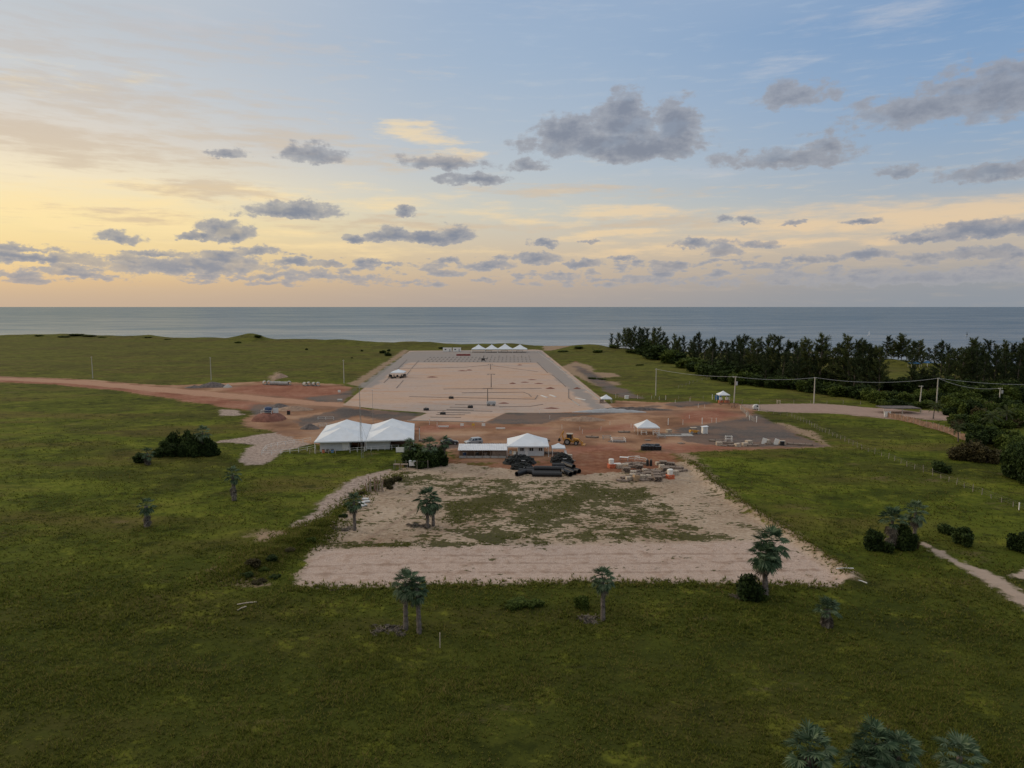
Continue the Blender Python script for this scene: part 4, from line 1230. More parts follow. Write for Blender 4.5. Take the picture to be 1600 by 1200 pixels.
# blue water tank
q = P(413, 660)
tk = (q.x - .3, q.y + 4.4, q.z + 2.2)
t = thing('water_tank', 'dark blue round water tank on top of the red mound', 'tank', tk)
MB().cyl((0, 0, 0), (0, 0, 1.6), 1.05, 1.2, 20).build('tank_body', M['blue'], t, True)
l_ = MB().cyl((0, 0, 1.6), (0, 0, 1.95), 1.22, .5, 20).build('lid', M['blue'], t)
t = thing('white_railing', 'square white railing round the blue water tank', 'railing', tk)
for sx in (-1, 1):
    for sy in (-1, 1): MB().box((sx * 1.6, sy * 1.6, .55), (.09, .09, 1.2)).build('post', M['white'], t)
    MB().box((0, sx * 1.6, 1.0), (3.11, .06, .08)).build('rail', M['white'], t)
    MB().box((0, sx * 1.6, .5), (3.11, .06, .08)).build('rail', M['white'], t)
    MB().box((sx * 1.6, 0, 1.02), (.06, 3.11, .08)).build('rail', M['white'], t)
t = thing('leaning_sheet', 'leaning white panel at the right of the blue water tank', 'panel', (tk[0] + 2.4, tk[1], tk[2] - .1))
MB().box((0, 0, .9), (1.6, .1, 1.6)).build('sheet', M['wall'], t)
MB().bar((-.5, .5, 0), (-.5, .05, 1.4), .08).build('prop', M['wood'], t)

# black netting heaps, pipes and drums
def netting(label, px, py, w, d, h, seed):
    q = P(px, py); rnd = random.Random(seed)
    t = thing('netting_heap', label, 'heap', (q.x, q.y + d / 2, q.z))
    s = MB()
    n = 22; m = 36; V = [(0, 0, h)]; F = []
    for i in range(1, n + 1):
        tt = i / n
        for k in range(m):
            a = 2 * PI * k / m
            x = tt * w / 2 * math.copysign(abs(math.cos(a)) ** .7, math.cos(a)); y = tt * d / 2 * math.copysign(abs(math.sin(a)) ** .7, math.sin(a))
            V.append((x, y, max(-.1, h * (1 - tt ** 2.4) * (1 + .5 * float(fbm(x * 1.3 + seed, y * 1.3, 3))) + rnd.uniform(-.1, .1))))
    for k in range(m): F.append((0, 1 + k, 1 + (k + 1) % m))
    for i in range(n - 1):
        for k in range(m):
            a = 1 + i * m + k; b = 1 + i * m + (k + 1) % m
            F.append((a, a + m, b + m, b))
    s.add(V, F)
    c = s
    for i in range(int(w * 7)):
        x = rnd.uniform(-.42, .42) * w; y = rnd.uniform(-.4, .2) * d
        z = h * max(.15, (1 - (abs(x) / (w / 2)) ** 2.4)) * (1 - (abs(y) / (d / 2)) ** 2.4)
        c.cyl((x, y, z - .25), (x + rnd.uniform(-.25, .25), y - .2, z + rnd.uniform(.1, .28)), .22, .20, 7)
    c.build('net', M['blacknet'], t)
    tp = MB(); tp.box((w * .1, -d * .36, h * .55), (.9, .5, .1)).build('tie_board', M['greywall'], t)
    return t
netting('wide black netting heap against the front of the site office', 812, 727, 54 / 6.9, 4.5, 1.75, 3)
netting('smaller pointed black netting heap in front of the small tent', 879, 725, 38 / 6.9, 4.0, 2.0, 8)
netting('low black netting heap between the wide heap and the lying pipes', 817, 735, 38 / 6.9, 3.0, 1.2, 12)
def mk_pipe():
    c = thing('black_pipe', '', 'pipe')
    b = MB()
    b.pipe((-3, 0, .45), (3, 0, .45), .45, .38, 16)
    b.build('tube', M['black'], c)
    r = MB()
    for i in range(13):
        x = -2.9 + i * .483
        r.pipe((x - .05, 0, .45), (x + .05, 0, .45), .475, .44, 16)
    r.build('rib', M['black'], c)
    return c
for (px, py, ln, rz, dz, lab) in ((855, 745.5, 1.02, -.06, 0, 'longest black pipe at the front of the pipe stack'), (853, 743, .98, -.05, 0.02, 'second black pipe behind the longest one in the stack'), (856, 742, .95, -.07, .78, 'black pipe lying on top of the front pair'),
                             (884, 742, .75, -1.15, 0, 'black pipe pointing towards the viewer beside the stack end'), (890, 740, .72, -1.1, 0, 'black pipe pointing forward, second from the right end'), (896, 738, .7, -1.0, .02, 'black pipe pointing forward at the right end'), (888, 736, .7, -1.05, .72, 'black pipe resting on top of the forward pointing ones'),
                             (826, 741, .7, -.25, 0, 'short black pipe at the left end of the stack'), (815, 743, .55, .9, 0, 'short black pipe turned askew at the left of the stack'), (838, 738, .7, -.05, .05, 'black pipe half hidden behind the middle of the stack'), (866, 737, .8, -.06, .1, 'black pipe at the back of the stack'), (876, 735, .6, .05, .5, 'black pipe raised at the back right of the stack')):
    q = P(px, py)
    repeat('bpipe', mk_pipe, lab, (q.x, q.y + .5, q.z + dz), rz, (ln, 1.12, 1.12), 'black pipes in the yard')
def mk_bdrum():
    c = thing('black_drum', '', 'drum')
    MB().cyl((0, 0, 0), (0, 0, 1.05), .55, .58, 12).build('barrel', M['black'], c)
    r = MB()
    for z in (.3, .75): r.cyl((0, 0, z - .03), (0, 0, z + .03), .61, .61, 12)
    r.build('hoop', M['black'], c)
    return c
for i in range(11):
    px = 1005 + (i % 6) * 5.0 + (2 if i >= 6 else 0); py = 703.5 - (2.8 if i >= 6 else 0)
    q = P(px, py)
    repeat('bdrum', mk_bdrum, 'black drum in the tight cluster on the grass edge of the yard', q, i, random.uniform(.95, 1.15), 'black drums clustered at the yard edge')

# ------------------------------------------------------------------ concrete pipes
def mk_cpipe():
    c = thing('concrete_pipe', '', 'pipe')
    MB().pipe((0, -1.2, .75), (0, 1.2, .75), .75, .60, 18).build('tube', M['concrete'], c)
    MB().pipe((0, 1.2, .75), (0, 1.4, .75), .85, .60, 18).build('collar', M['concrete'], c)
    return c
for i, (px, py, rz) in enumerate(((414, 601, .5), (420.5, 601, .4), (428, 601.5, 1.5), (434, 601.5, 1.55), (440, 602, 1.6), (446, 602, 1.5), (452, 601.5, .3))):
    repeat('cpipe', mk_cpipe, 'grey concrete pipe in the longer row beside the red yard', P(px, py), rz, 1.1, 'concrete pipes in the longer row')
for i, (px, py, rz) in enumerate(((477, 603, .6), (483, 602.5, .4), (491, 603, .5), (497, 603, .3))):
    repeat('cpipe', mk_cpipe, 'grey concrete pipe in the shorter row of four nearer the car park', P(px, py), rz, 1.05, 'concrete pipes in the shorter row')

# ------------------------------------------------------------------ vehicles
def wheel(root, x, y, r, w):
    t = MB().cyl((x, y - w / 2, r), (x, y + w / 2, r), r, r, 18).build('wheel', M['rubber'], root)
    MB().cyl((x, y - w / 2 - .012, r), (x, y + w / 2 + .012, r), r * .58, r * .58, 14).build('rim', M['steel'], t)
    return t
def car(label, loc, rz, paint, suv=True):
    """x is forward"""
    c = thing('parked_car', label, 'car', loc, rz)
    L = 4.5; Wd = 1.8
    h = 1.72 if suv else 1.48
    low = [(-2.22, .35), (-2.25, .75), (-2.18, 1.0), (-1.0, 1.02), (.95, 1.0), (1.85, .92), (2.2, .78), (2.25, .45), (2.15, .28), (-2.1, .28)]
    MB().prism(low, -Wd / 2, Wd / 2).build('body', paint, c, bevel=.07)
    cab = [(-2.12 if suv else -1.75, 1.0), (-1.9 if suv else -1.2, h - .08), (-1.5 if suv else -.9, h), (.1, h), (.45, h - .06), (1.15, 1.0)]
    mb = MB(); m = len(cab)
    vs = []
    for s in (-1, 1):
        for x, z in cab:
            vs.append((x, s * (Wd / 2 - .04 - .22 * (z - 1.0)), z))
    mb.add(vs, [tuple(range(m)), tuple(range(2 * m - 1, m - 1, -1))] + [(k, k + m, (k + 1) % m + m, (k + 1) % m) for k in range(m)])
    mb.build('roof', paint, c, bevel=.04)
    for s in (-1, 1):
        for (xa, xb) in ((-1.85, -.95), (-.85, .0), (.08, .75)):
            if not suv and xa < -1: xa = -1.35
            z0, z1 = 1.06, h - .16
            yo = lambda z: s * (Wd / 2 - .025 - .22 * (z - 1.0))
            mbw = MB(); mbw.add([(xa, yo(z0), z0), (xb, yo(z0), z0), (xb - (.32 if xb > .5 else .04), yo(z1), z1), (xa + .08, yo(z1), z1)], [(0, 1, 2, 3) if s < 0 else (3, 2, 1, 0)])
            mbw.build('side_window', M['glass'], c)
    mbw = MB(); mbw.add([(1.16, -.74, 1.03), (1.16, .74, 1.03), (.50, .64, h - .1), (.50, -.64, h - .1)], [(0, 1, 2, 3)]); mbw.build('windscreen', M['glass'], c)
    xr_ = -2.15 if suv else -1.80
    mbw = MB(); mbw.add([(xr_, .7, 1.06), (xr_, -.7, 1.06), (xr_ + .17, -.62, h - .2), (xr_ + .17, .62, h - .2)], [(0, 1, 2, 3)]); mbw.build('rear_window', M['glass'], c)
    for s in (-1, 1):
        MB().box((2.2, s * .68, .72), (.14, .36, .16)).build('headlight', M['white'], c)
        MB().box((-2.24, s * .72, .85), (.08, .24, .26)).build('tail_light', M['redtile'], c)
        MB().box((.85, s * .98, 1.08), (.16, .16, .14)).build('mirror', paint, c)
    MB().box((2.26, 0, .45), (.08, 1.6, .2)).build('bumper', M['black'], c)
    for x in (-1.38, 1.4):
        for s in (-1, 1): wheel(c, x, s * .8, .36, .24)
    return c
car('silver off-road car parked behind the open shed', P(740, 694), math.radians(205), M['silver'])
car('black saloon car parked beside the palms behind the open shed', P(702, 694.5), math.radians(10), M['blackcar'], False)

def backhoe(label, loc, rz):
    c = thing('backhoe_loader', label, 'digger', loc, rz)
    wheel(c, -1.0, -.95, .80, .5); wheel(c, -1.0, .95, .80, .5)
    wheel(c, 1.25, -.9, .55, .4); wheel(c, 1.25, .9, .55, .4)
    MB().box((-.1, 0, .85), (3.4, .9, .5)).build('chassis', M['yellow'], c)
    MB().prism([(.5, 1.1), (.5, 1.75), (1.7, 1.55), (1.85, 1.1)], -.45, .45).build('bonnet', M['yellow'], c, bevel=.05)
    for s in (-1, 1):
        MB().prism([(-1.9, 1.3), (-1.6, 1.75), (-.4, 1.75), (-.1, 1.25), (-.3, 1.25), (-.55, 1.6), (-1.5, 1.6), (-1.75, 1.25)], s * .95 - .28, s * .95 + .28).build('mudguard', M['yellow'], c)
    MB().box((-.5, 0, 2.0), (1.35, 1.25, 1.25)).build('cab_glass', M['glass'], c)
    f = MB()
    for x in (-1.2, .2):
        for s in (-1, 1): f.box((x, s * .66, 2.0), (.1, .1, 1.4))
    f.build('cab_frame', M['yellow'], c)
    MB().box((-.5, 0, 2.76), (1.65, 1.55, .14)).build('cab_roof', M['palewood'], c)
    for s in (-1, 1):
        MB().tube([(.3, s * .62, 1.55), (1.7, s * .62, 1.45), (2.75, s * .62, .45)], .12, 6).build('loader_arm', M['yellow'], c)
    MB().prism([(2.7, .9), (2.6, .2), (2.75, .05), (3.5, .08), (3.5, .14), (2.85, .2), (2.8, .9)], -1.15, 1.15).build('loader_bucket', M['yellow'], c)
    MB().tube([(-1.9, 0, .9), (-2.35, 0, 2.1), (-2.05, 0, 3.3)], [.18, .17, .14], 6).build('boom', M['yellow'], c)
    MB().tube([(-2.0, 0, 3.45), (-2.55, 0, 2.6), (-3.15, 0, 1.5)], [.12, .13, .09], 6).build('dipper_arm', M['yellow'], c)
    MB().prism([(-3.25, 1.5), (-3.0, 1.45), (-2.75, .9), (-3.1, .62), (-3.5, .95)], -.35, .35).build('digging_bucket', M['dark'], c)
    for s in (-1, 1): MB().bar((-1.7, s * .4, .8), (-2.0, s * 1.0, .05), .14).build('stabiliser', M['dark'], c)
    return c
backhoe('yellow backhoe loader with raised rear boom on the dirt yard', P(893, 694.5), math.radians(-12))
q = P(1085, 678)
t = thing('compact_roller', 'low yellow machine standing beside the white booth on the asphalt', 'machine', q, .1)
MB().prism([(-1.4, .45), (-1.4, 1.1), (-.6, 1.2), (.5, 1.05), (1.35, .9), (1.4, .45)], -.6, .6).build('body', M['yellow'], t, bevel=.05)
MB().box((-.3, 0, 1.75), (1.7, 1.2, .1)).build('canopy', M['palewood'], t)
for x in (-1.0, .4):
    for s in (-1, 1): MB().box((x, s * .5, 1.4), (.07, .07, .7)).build('canopy_post', M['dark'], t)
for x in (-.95, 1.0): MB().cyl((x, -.62, .42), (x, .62, .42), .42, .42, 16).build('drum', M['steel'], t)
q = P(1102, 678)
t = thing('white_booth', 'small white booth with a sloping roof beside the yellow machine', 'booth', q, .05)
MB().box((0, .7, .95), (1.35, 1.35, 1.9)).build('wall', M['white'], t)
MB().prism([(-.85, 1.85), (.85, 2.0), (.85, 2.08), (-.85, 1.93)], -.15, 1.55).build('roof', M['canvas'], t)
MB().box((.1, -.005, .9), (.7, .05, 1.6)).build('door', M['wall'], t)

# ------------------------------------------------------------------ piles of timber, pallets and small yard things
def mk_pallet():
    c = thing('wooden_pallet', '', 'pallet')
    b = MB()
    for i in range(7): b.box((0, -.52 + i * .173, .13), (1.25, .13, .03))
    for x in (-.55, 0, .55): b.box((x, 0, .06), (.1, 1.15, .1))
    b.build('deck', M['wood'], c)
    return c
def mk_bundle():
    c = thing('timber_bundle', '', 'timber')
    rnd = random.Random(4)
    b = MB()
    for i in range(9): b.box((rnd.uniform(-.15, .15), -.5 + (i % 5) * .24, .09 + .2 * (i // 5)), (2.6 + rnd.uniform(-.4, .3), .2, .16))
    b.build('plank', M['wood'], c)
    MB().box((0, 0, .50), (.08, 1.2, .05)).build('strap', M['dark'], c)
    return c
def mk_block():
    c = thing('paving_stack', '', 'stack')
    b = MB()
    for z in range(3):
        for i in range(3): b.box((-.4 + i * .4, 0, .16 + z * .24), (.37, 1.0, .22))
    b.build('block', M['palewood'], c)
    MB().box((0, 0, .02), (1.3, 1.1, .06)).build('base', M['wood'], c)
    return c
rnd = random.Random(21)
rows = [(975, 1068, 737, 8), (985, 1062, 741.5, 7), (975, 1050, 746.5, 7), (968, 1035, 751, 6), (972, 1005, 726, 4), (965, 1000, 731, 4), (1025, 1050, 727, 3), (1030, 1058, 731.5, 3)]
for ri, (x0, x1, yy, n) in enumerate(rows):
    where = ('at the rear left of the timber pile' if yy < 733 and x0 < 1000 else 'at the rear right of the timber pile' if yy < 733 else 'in the front rows of the timber pile')
    for i in range(n):
        px = x0 + (x1 - x0) * (i + rnd.uniform(.2, .8)) / n
        if abs(px - 1047) < 4 and yy > 744: continue
        q = P(px, yy + rnd.uniform(-1, 1))
        kind = rnd.choice(['b', 'b', 'p', 's', 'p'])
        if kind == 'b':
            repeat('bundle', mk_bundle, 'grey brown bundle of planks lying ' + where, q, rnd.uniform(-.5, .5), rnd.uniform(.9, 1.3), 'plank bundles ' + where)
        elif kind == 's':
            repeat('pstack', mk_block, 'pale stack of blocks standing ' + where, q, rnd.uniform(-.4, .4), rnd.uniform(.9, 1.2), 'block stacks ' + where)
        else:
            for k in range(rnd.choice((2, 3, 4, 5))):
                repeat('pallet', mk_pallet, 'weathered pallet in a stack ' + where, (q.x + rnd.uniform(-.08, .08), q.y, q.z + k * .2), rnd.uniform(-.3, .3), 1.3, 'stacked pallets ' + where)
q = P(995, 752)
t = thing('carton', 'large tilted brown carton at the front of the timber pile', 'carton', q, .25)
MB().box((0, .4, .62), (1.15, 1.0, 1.15), rot=Matrix.Rotation(.18, 3, 'Y')).build('box', M['card'], t)
MB().box((0.1, .4, 1.24), (1.2, .14, .02), rot=Matrix.Rotation(.18, 3, 'Y')).build('tape', M['palewood'], t)
q = P(978, 734)
t = thing('carton', 'flat brown carton leaning at the rear left of the timber pile', 'carton', q, -.4)
MB().box((0, 0, .5), (1.0, .5, 1.0), rot=Matrix.Rotation(-.3, 3, 'Y')).build('box', M['card'], t)
MB().box((0, -.26, .55), (1.0, .02, .1)).build('tape', M['palewood'], t)
for (px, py, rz, lab) in ((963, 730, .2, 'white plastic table beside the white drum at the left of the timber pile'), (975, 720, -.3, 'white plastic table tipped at the back of the timber pile')):
    repeat('wtable', mk_table, lab, P(px, py), rz, 1.1)
for (px, py, lab) in ((1011.5, 728, 'black gas bottle standing left of its twin behind the timber pile'), (1017, 728, 'black gas bottle standing right of its twin behind the timber pile')):
    def mk():
        c = thing('gas_bottle', '', 'bottle')
        MB().cyl((0, 0, 0), (0, 0, 1.1), .28, .28, 12).cyl((0, 0, 1.1), (0, 0, 1.3), .28, .08, 12).build('cylinder', M['dark'], c)
        MB().cyl((0, 0, 1.3), (0, 0, 1.42), .1, .1, 8).build('valve', M['steel'], c)
        return c
    repeat('gasb', mk, lab, P(px, py), 0, 1.1)
for (px, py, w, rz, lab) in ((990, 719, 1.5, .25, 'white rail hoop at the back left of the timber pile'), (1001, 721, 1.4, -.6, 'white rail hoop at the back middle of the timber pile')):
    t = thing('white_hoop', lab, 'rail', P(px, py), rz)
    MB().tube([(-w, 0, 0), (-w, 0, .75), (-w + .15, 0, .9), (w - .15, 0, .9), (w, 0, .75), (w, 0, 0)], .07, 6).build('tube', M['white'], t)
    MB().box((0, 0, .45), (2 * w, .06, .06)).build('crossbar', M['white'], t)

for (px, py, key, fn, lab) in ((862, 709, 'bundle', mk_bundle, 'plank bundle between the site office and the small tent'), (889, 716, 'pstack', mk_block, 'pale block stack behind the right netting heap'), (893, 720, 'pallet', mk_pallet, 'pallet beside the right netting heap'), (806, 711, 'pstack', mk_block, 'pale block stack at the left front of the site office'),
                               (925, 684, 'bundle', mk_bundle, 'plank bundle lying on bare dirt right of the backhoe'), (1012, 688, 'pallet', mk_pallet, 'pallet lying alone behind the black drums'), (975, 676, 'bundle', mk_bundle, 'plank bundle left of the tent with sloping sides'), (1064, 693, 'pallet', mk_pallet, 'pallet lying alone on red earth before the asphalt'),
                               (1045, 676, 'pstack', mk_block, 'block stack at the back of the pale slab'), (1118, 690, 'bundle', mk_bundle, 'plank bundle left of the debris row'), (850, 690, 'bundle', mk_bundle, 'plank bundle behind the large white tent'), (664, 690, 'bundle', mk_bundle, 'plank bundle by the tall white post behind the palms')):
    repeat(key, fn, lab, P(px, py), random.uniform(-.6, .6), 1.2)

# white frames and pens on the dirt yard
def pen(label, px, py, w, d, h, rz=0.0, mat='white', name='white_pen'):
    t = thing(name, label, 'frame', P(px, py), rz)
    for sx in (-1, 1):
        for sy in (-1, 1): MB().box((sx * w / 2, sy * d / 2, h / 2), (.1, .1, h)).build('post', M[mat], t)
    f = MB()
    for s in (-1, 1):
        for z in (h * .95, h * .5):
            f.box((0, s * d / 2, z), (w - .1, .07, .08)); f.box((s * w / 2, 0, z + .012), (.07, d - .1, .08))
    f.build('rail', M[mat], t)
    return t
pen('white railed pen round a dark weedy patch left of the black drums', 966, 690, 3.4, 2.4, .95, .05)
mound('weed_heap', 'dark weedy heap inside the white railed pen', 966, 692, 5.0, 3.4, .5, M['gravel'], 'heap', 31)
pen('grey frame standing left of the white railed pen', 948, 687, 2.0, 1.2, 1.1, .05, 'steel', 'steel_frame')
pen('white frame under the left of the tent with sloping sides', 1006, 679, 1.4, 1.2, 1.3, 0)
pen('tall white frame right of the tent with sloping sides', 1025, 679.5, 1.6, 1.2, 1.35, 0)
pen('low grey frame in front of the pale slab', 1033, 685, 2.0, 1.2, .9, .1, 'steel', 'steel_frame')
pen('tall white goal-like frame on the asphalt at the left end of the debris row', 1138.5, 690, 1.6, .8, 1.5, 0)
q = P(1057, 682); kk = mpp(q)
s_ = MB().box((0, 0, .06), (55 / kk, 3.6, .16)).build('concrete_slab', M['concrete'])
s_.location = (q.x, q.y + 2, q.z); s_['kind'] = 'structure'
for i in range(4):
    repeat('pallet', mk_pallet, 'dark pallet lying on the pale concrete slab', (q.x - 3.0 + i * 1.35, q.y + 2.6, q.z + .15), .1 * i, 1.1, 'pallets on the pale slab')
# debris row at the front edge of the asphalt
for (px, py, k_, lab) in ((1123.5, 696, 's', 'block stack at the left end of the debris row on the asphalt'), (1131, 697, 'p', 'pallet lying in the left of the debris row'), (1137, 693, 'b', 'plank bundle lying behind the white goal-like frame'), (1146, 697, 'b', 'plank bundle left of the middle of the debris row'), (1152, 698, 's', 'block stack left of the middle of the debris row'),
                         (1160, 694, 'b', 'plank bundle at the back of the middle of the debris row'), (1164, 697, 's', 'block stack in the middle of the debris row'), (1170, 694, 's', 'block stack at the back of the middle of the debris row'), (1175, 697, 'b', 'plank bundle right of the middle of the debris row'), (1181, 696, 'p', 'pallet right of the middle of the debris row'),
                         (1198, 693, 's', 'block stack behind the left tilted white panel'), (1204, 694, 'b', 'plank bundle right of the left tilted white panel'), (1222, 694, 's', 'block stack behind the right tilted white panel'), (1240, 695, 'b', 'plank bundle near the right end of the debris row'), (1250, 696, 'p', 'pallet near the right end of the debris row'), (1258, 696, 'b', 'plank bundle at the right end of the debris row')):
    key, fn = {'s': ('pstack', mk_block), 'b': ('bundle', mk_bundle), 'p': ('pallet', mk_pallet)}[k_]
    repeat(key, fn, lab, P(px, py), random.uniform(-.4, .4), random.uniform(1.0, 1.3))
for (px, py, lab) in ((1194, 694, 'tilted white panel left of its twin in the debris row'), (1213, 695, 'tilted white panel right of its twin in the debris row')):
    t = thing('tilted_board', lab, 'panel', P(px, py), -.3)
    MB().box((0, 0, .75), (1.1, .12, 1.6), rot=Matrix.Rotation(.25, 3, 'Y')).build('sheet', M['white'], t)
    MB().bar((.3, .8, .05), (.1, .08, 1.1), .1).build('prop', M['wood'], t)
q = P(1222, 696)
t = thing('black_bin', 'black bin standing right of the tilted white panels', 'bin', q)
MB().box((0, 0, .5), (.9, .8, 1.0)).build('body', M['black'], t); MB().box((0, 0, 1.03), (.96, .86, .07)).build('lid', M['black'], t)
q = P(451, 648)
t = thing('black_bin', 'dark bin standing alone on the dirt right of the red mound', 'bin', q)
MB().box((0, 0, .65), (.85, .8, 1.3)).build('body', M['dark'], t); MB().box((0, 0, 1.33), (.95, .9, .08)).build('lid', M['redtile'], t)

# signs and barriers before the car park
def sign(label, px, py, w, h, mat, leg='steel', top=1.0):
    t = thing('sign_board', label, 'sign', P(px, py))
    MB().box((0, 0, top + h / 2), (w, .06, h)).build('panel', M[mat], t)
    for s in (-1, 1): MB().box((s * w * .38, .06, (top + h) / 2), (.07, .06, top + h)).build('leg', M[leg], t)
    return t
sign('white sign board left of the yellow frame before the car park', 722, 669.5, .95, .75, 'white', top=.75)
t = sign('yellow sign board on yellow legs before the car park', 739.5, 670, .8, .6, 'signyellow', 'signyellow', top=.95)
sign('white sign board right of the yellow frame before the car park', 755.5, 669.5, 1.0, .8, 'white', top=.7)
sign('small white sign board at the left corner of the car park', 530, 616, 1.0, .9, 'white', top=.8)
for (px, py, w, lab) in ((693, 669, 3.0, 'low white barrier on the red bank left of the signs'), (782, 672, 2.6, 'low white barrier on the red bank right of the signs')):
    t = thing('road_barrier', lab, 'barrier', P(px, py))
    MB().box((0, 0, .55), (w, .12, .4)).build('board', M['white'], t)
    for s in (-1, 1): MB().box((s * w * .4, 0, .3), (.1, .5, .5)).build('foot', M['palewood'], t)
pen('tall reddish frame with white uprights right of the joined tents', 651, 680, 1.5, 1.2, 2.4, 0, 'redwood', 'timber_gantry')
t = thing('white_post', 'tall white post beside the reddish frame right of the joined tents', 'post', P(655.5, 690)); MB().box((0, 0, 1.7), (.12, .12, 3.4)).build('shaft', M['white'], t); MB().box((0, 0, 3.42), (.18, .18, .06)).build('cap', M['white'], t)
t = thing('pale_box', 'pale low box at the left corner of the car park', 'box', P(531, 627)); MB().box((0, 0, .35), (1.6, .9, .7)).build('body', M['concrete'], t); MB().box((0, 0, .73), (1.7, 1.0, .07)).build('lid', M['wall'], t)
t = thing('generator', 'grey generator on wheels at the foot of the nearer lamp pole', 'generator', P(767.5, 634))
MB().box((0, 0, .95), (3.2, 1.6, 1.1)).build('housing', M['greywall'], t, bevel=.1); MB().box((.2, 0, 1.54), (2.2, 1.0, .1)).build('lid', M['steel'], t)
for s in (-1, 1): wheel(t, s * .9, -.85, .42, .2)

# people are not resolvable here; red and white stakes mark the dirt yard
def mk_stake():
    c = thing('survey_stake', '', 'stake')
    MB().box((0, 0, .75), (.075, .075, 1.5)).build('shaft', M['white'], c)
    MB().box((0, 0, 1.45), (.10, .10, .22)).build('painted_top', M['orange'], c)
    return c
for (px, py) in ((953, 664), (990, 669), (986, 669), (1067, 664), (1077, 654), (1091, 637), (1112, 660), (1119, 661), (1166, 652), (1171, 657), (1055, 630), (996, 623), (1018, 624), (1040, 625), (962, 622), (1101, 638), (906, 673), (910, 678), (939, 673), (878, 671), (1157, 640), (859, 655), (843, 646), (1078, 628), (1030, 625), (671, 664), (683, 668)):
    repeat('stake', mk_stake, 'slim white marker stake in the dirt and asphalt of the yard', P(px, py), 0, random.uniform(.9, 1.3), 'white marker stakes in the yard')
def mk_wpost():
    c = thing('white_bollard', '', 'post')
    MB().box((0, 0, .8), (.16, .16, 1.6)).build('shaft', M['white'], c)
    MB().box((0, 0, 1.68), (.22, .22, .14)).build('cap', M['white'], c)
    return c
for (px, py, lab) in ((1044, 664, 'white capped post right of the tent with sloping sides'), (1097, 663, 'white capped post behind the white booth'), (1182, 660, 'white capped post at the end of the fence by the asphalt'), (1185.5, 642, 'white capped post beside the pale road'), (1113, 624, 'white capped post left of the gate check tent'), (1592, 797, 'white capped post at the right edge of the field')):
    repeat('wpost', mk_wpost, lab, P(px, py), 0, .75 if px > 1500 else 1.1)
t = thing('white_cart', 'rounded white cart beside the start of the pale road', 'cart', P(1181, 640))
MB().prism([(-1.0, .3), (-1.1, 1.1), (-.6, 1.7), (.5, 1.8), (.8, 1.0), (.9, .3)], -.6, .6).build('body', M['wall'], t, bevel=.1)
MB().box((.35, -.61, 1.25), (.6, .05, .5)).build('window', M['glass'], t)
for s in (-1, 1): wheel(t, s * .6, -.5, .3, .15)
t = thing('white_box', 'white box on the grass right of the car park corner tent', 'box', P(979, 623)); MB().box((0, 0, .55), (1.4, 1.0, 1.1)).build('body', M['white'], t); MB().box((.2, 0, 1.14), (1.5, 1.1, .08)).build('lid', M['wall'], t)
t = thing('crate_pile', 'dark crate under the front right corner tent of the car park', 'crate', P(940, 630)); MB().box((0, 0, .6), (1.4, 1.0, 1.2)).build('body', M['wood'], t); MB().box((0, 0, 1.24), (1.5, 1.1, .07)).build('lid', M['dark'], t)
pen('small yellowish timber frame on the grass beyond the pale road', 1216.5, 631, 1.0, .7, 1.3, 0, 'palewood', 'timber_gantry')

# kerbs: bay dividers and island lines on the car park
def mk_stop():
    return tag(MB().box((0, 0, .10), (.42, 7.0, .2)).build('kerb_strip', M['kerb']), '', 'kerb')
for j, (yy) in enumerate((564.5, 561.4, 558.6, 556.4)):
    for i in range(27):
        px = 800 + (668 + i * 6.15 - 800) * (yy - 478 + 6) / (561.5 - 478 + 6)
        if j == 3 and i % 2: continue
        if j == 3 and i < 13: continue
        q = P(px, yy)
        o = repeat('stop', mk_stop, 'dark bay divider kerb in the rows at the far end of the car park', (q.x, q.y, q.z + .01), 0, 1.0, 'bay divider kerbs on the car park')
def kerb_line(pts, mat, w=.30, h=.16):
    ps = [P(*p) for p in pts]
    mb = MB()
    for a, b in zip(ps[:-1], ps[1:]):
        d = (b - a).normalized() * (w * .3)
        mb.bar(a - d + Vector((0, 0, h * .4)), b + d + Vector((0, 0, h * .4)), w, h)
    o = mb.build('kerb', mat); o['kind'] = 'structure'
for pts in ([(693, 608), (846, 607)], [(722, 614), (818, 613), (826, 616), (830, 620)], [(640, 620), (836, 624), (840, 618)], [(711, 632.6), (763, 633)], [(703, 636.5), (735, 637)], [(698, 640), (740, 641)], [(666, 641), (769, 643)],
            [(684, 644.8), (735, 645.5)], [(682, 648), (726, 648.5)], [(673, 652), (720, 652.5)], [(622, 575.7), (636, 562)], [(619.5, 606.5), (630, 594.5)], [(632, 590), (642, 577.5)], [(643, 576), (654, 563.7)], [(600, 598), (608, 590)],
            [(838.7, 565.6), (855.6, 582.5)], [(863, 586), (872, 593), (883.7, 604)], [(888.4, 608), (888.4, 622), (894, 625.6)], [(780, 636), (830, 635), (848, 632)], [(616, 576.5), (727, 574), (763, 570.5), (801, 575.7), (840, 581)]):
    kerb_line(pts, M['kerb'], .26)
for pts in ([(835, 547.5), (862, 566), (900, 597), (938, 626)], [(637, 657.3), (755, 659.5)], [(894, 626), (905, 634)]):
    kerb_line(pts, M['concrete'], .35, .2)
for i, (px, py, rz) in enumerate(((850, 620, .3), (863.5, 619, .3), (907, 624, .5))):
    q = P(px, py); o = MB().box((0, 0, .12), (.7, 6.5, .24)).build('concrete_beam', M['wall']); o.location = q; o.rotation_euler = (0, 0, rz)
    tag(o, ('left of the two pale beams', 'right of the two pale beams', 'single pale beam')[i] + ' lying on the right of the car park', 'beam')
t = thing('jet_cart', 'dark spiky machine standing among the far bay dividers', 'machine', P(755, 564))
MB().box((0, 0, 1.1), (2.2, 1.4, 1.2)).build('body', M['dark'], t)
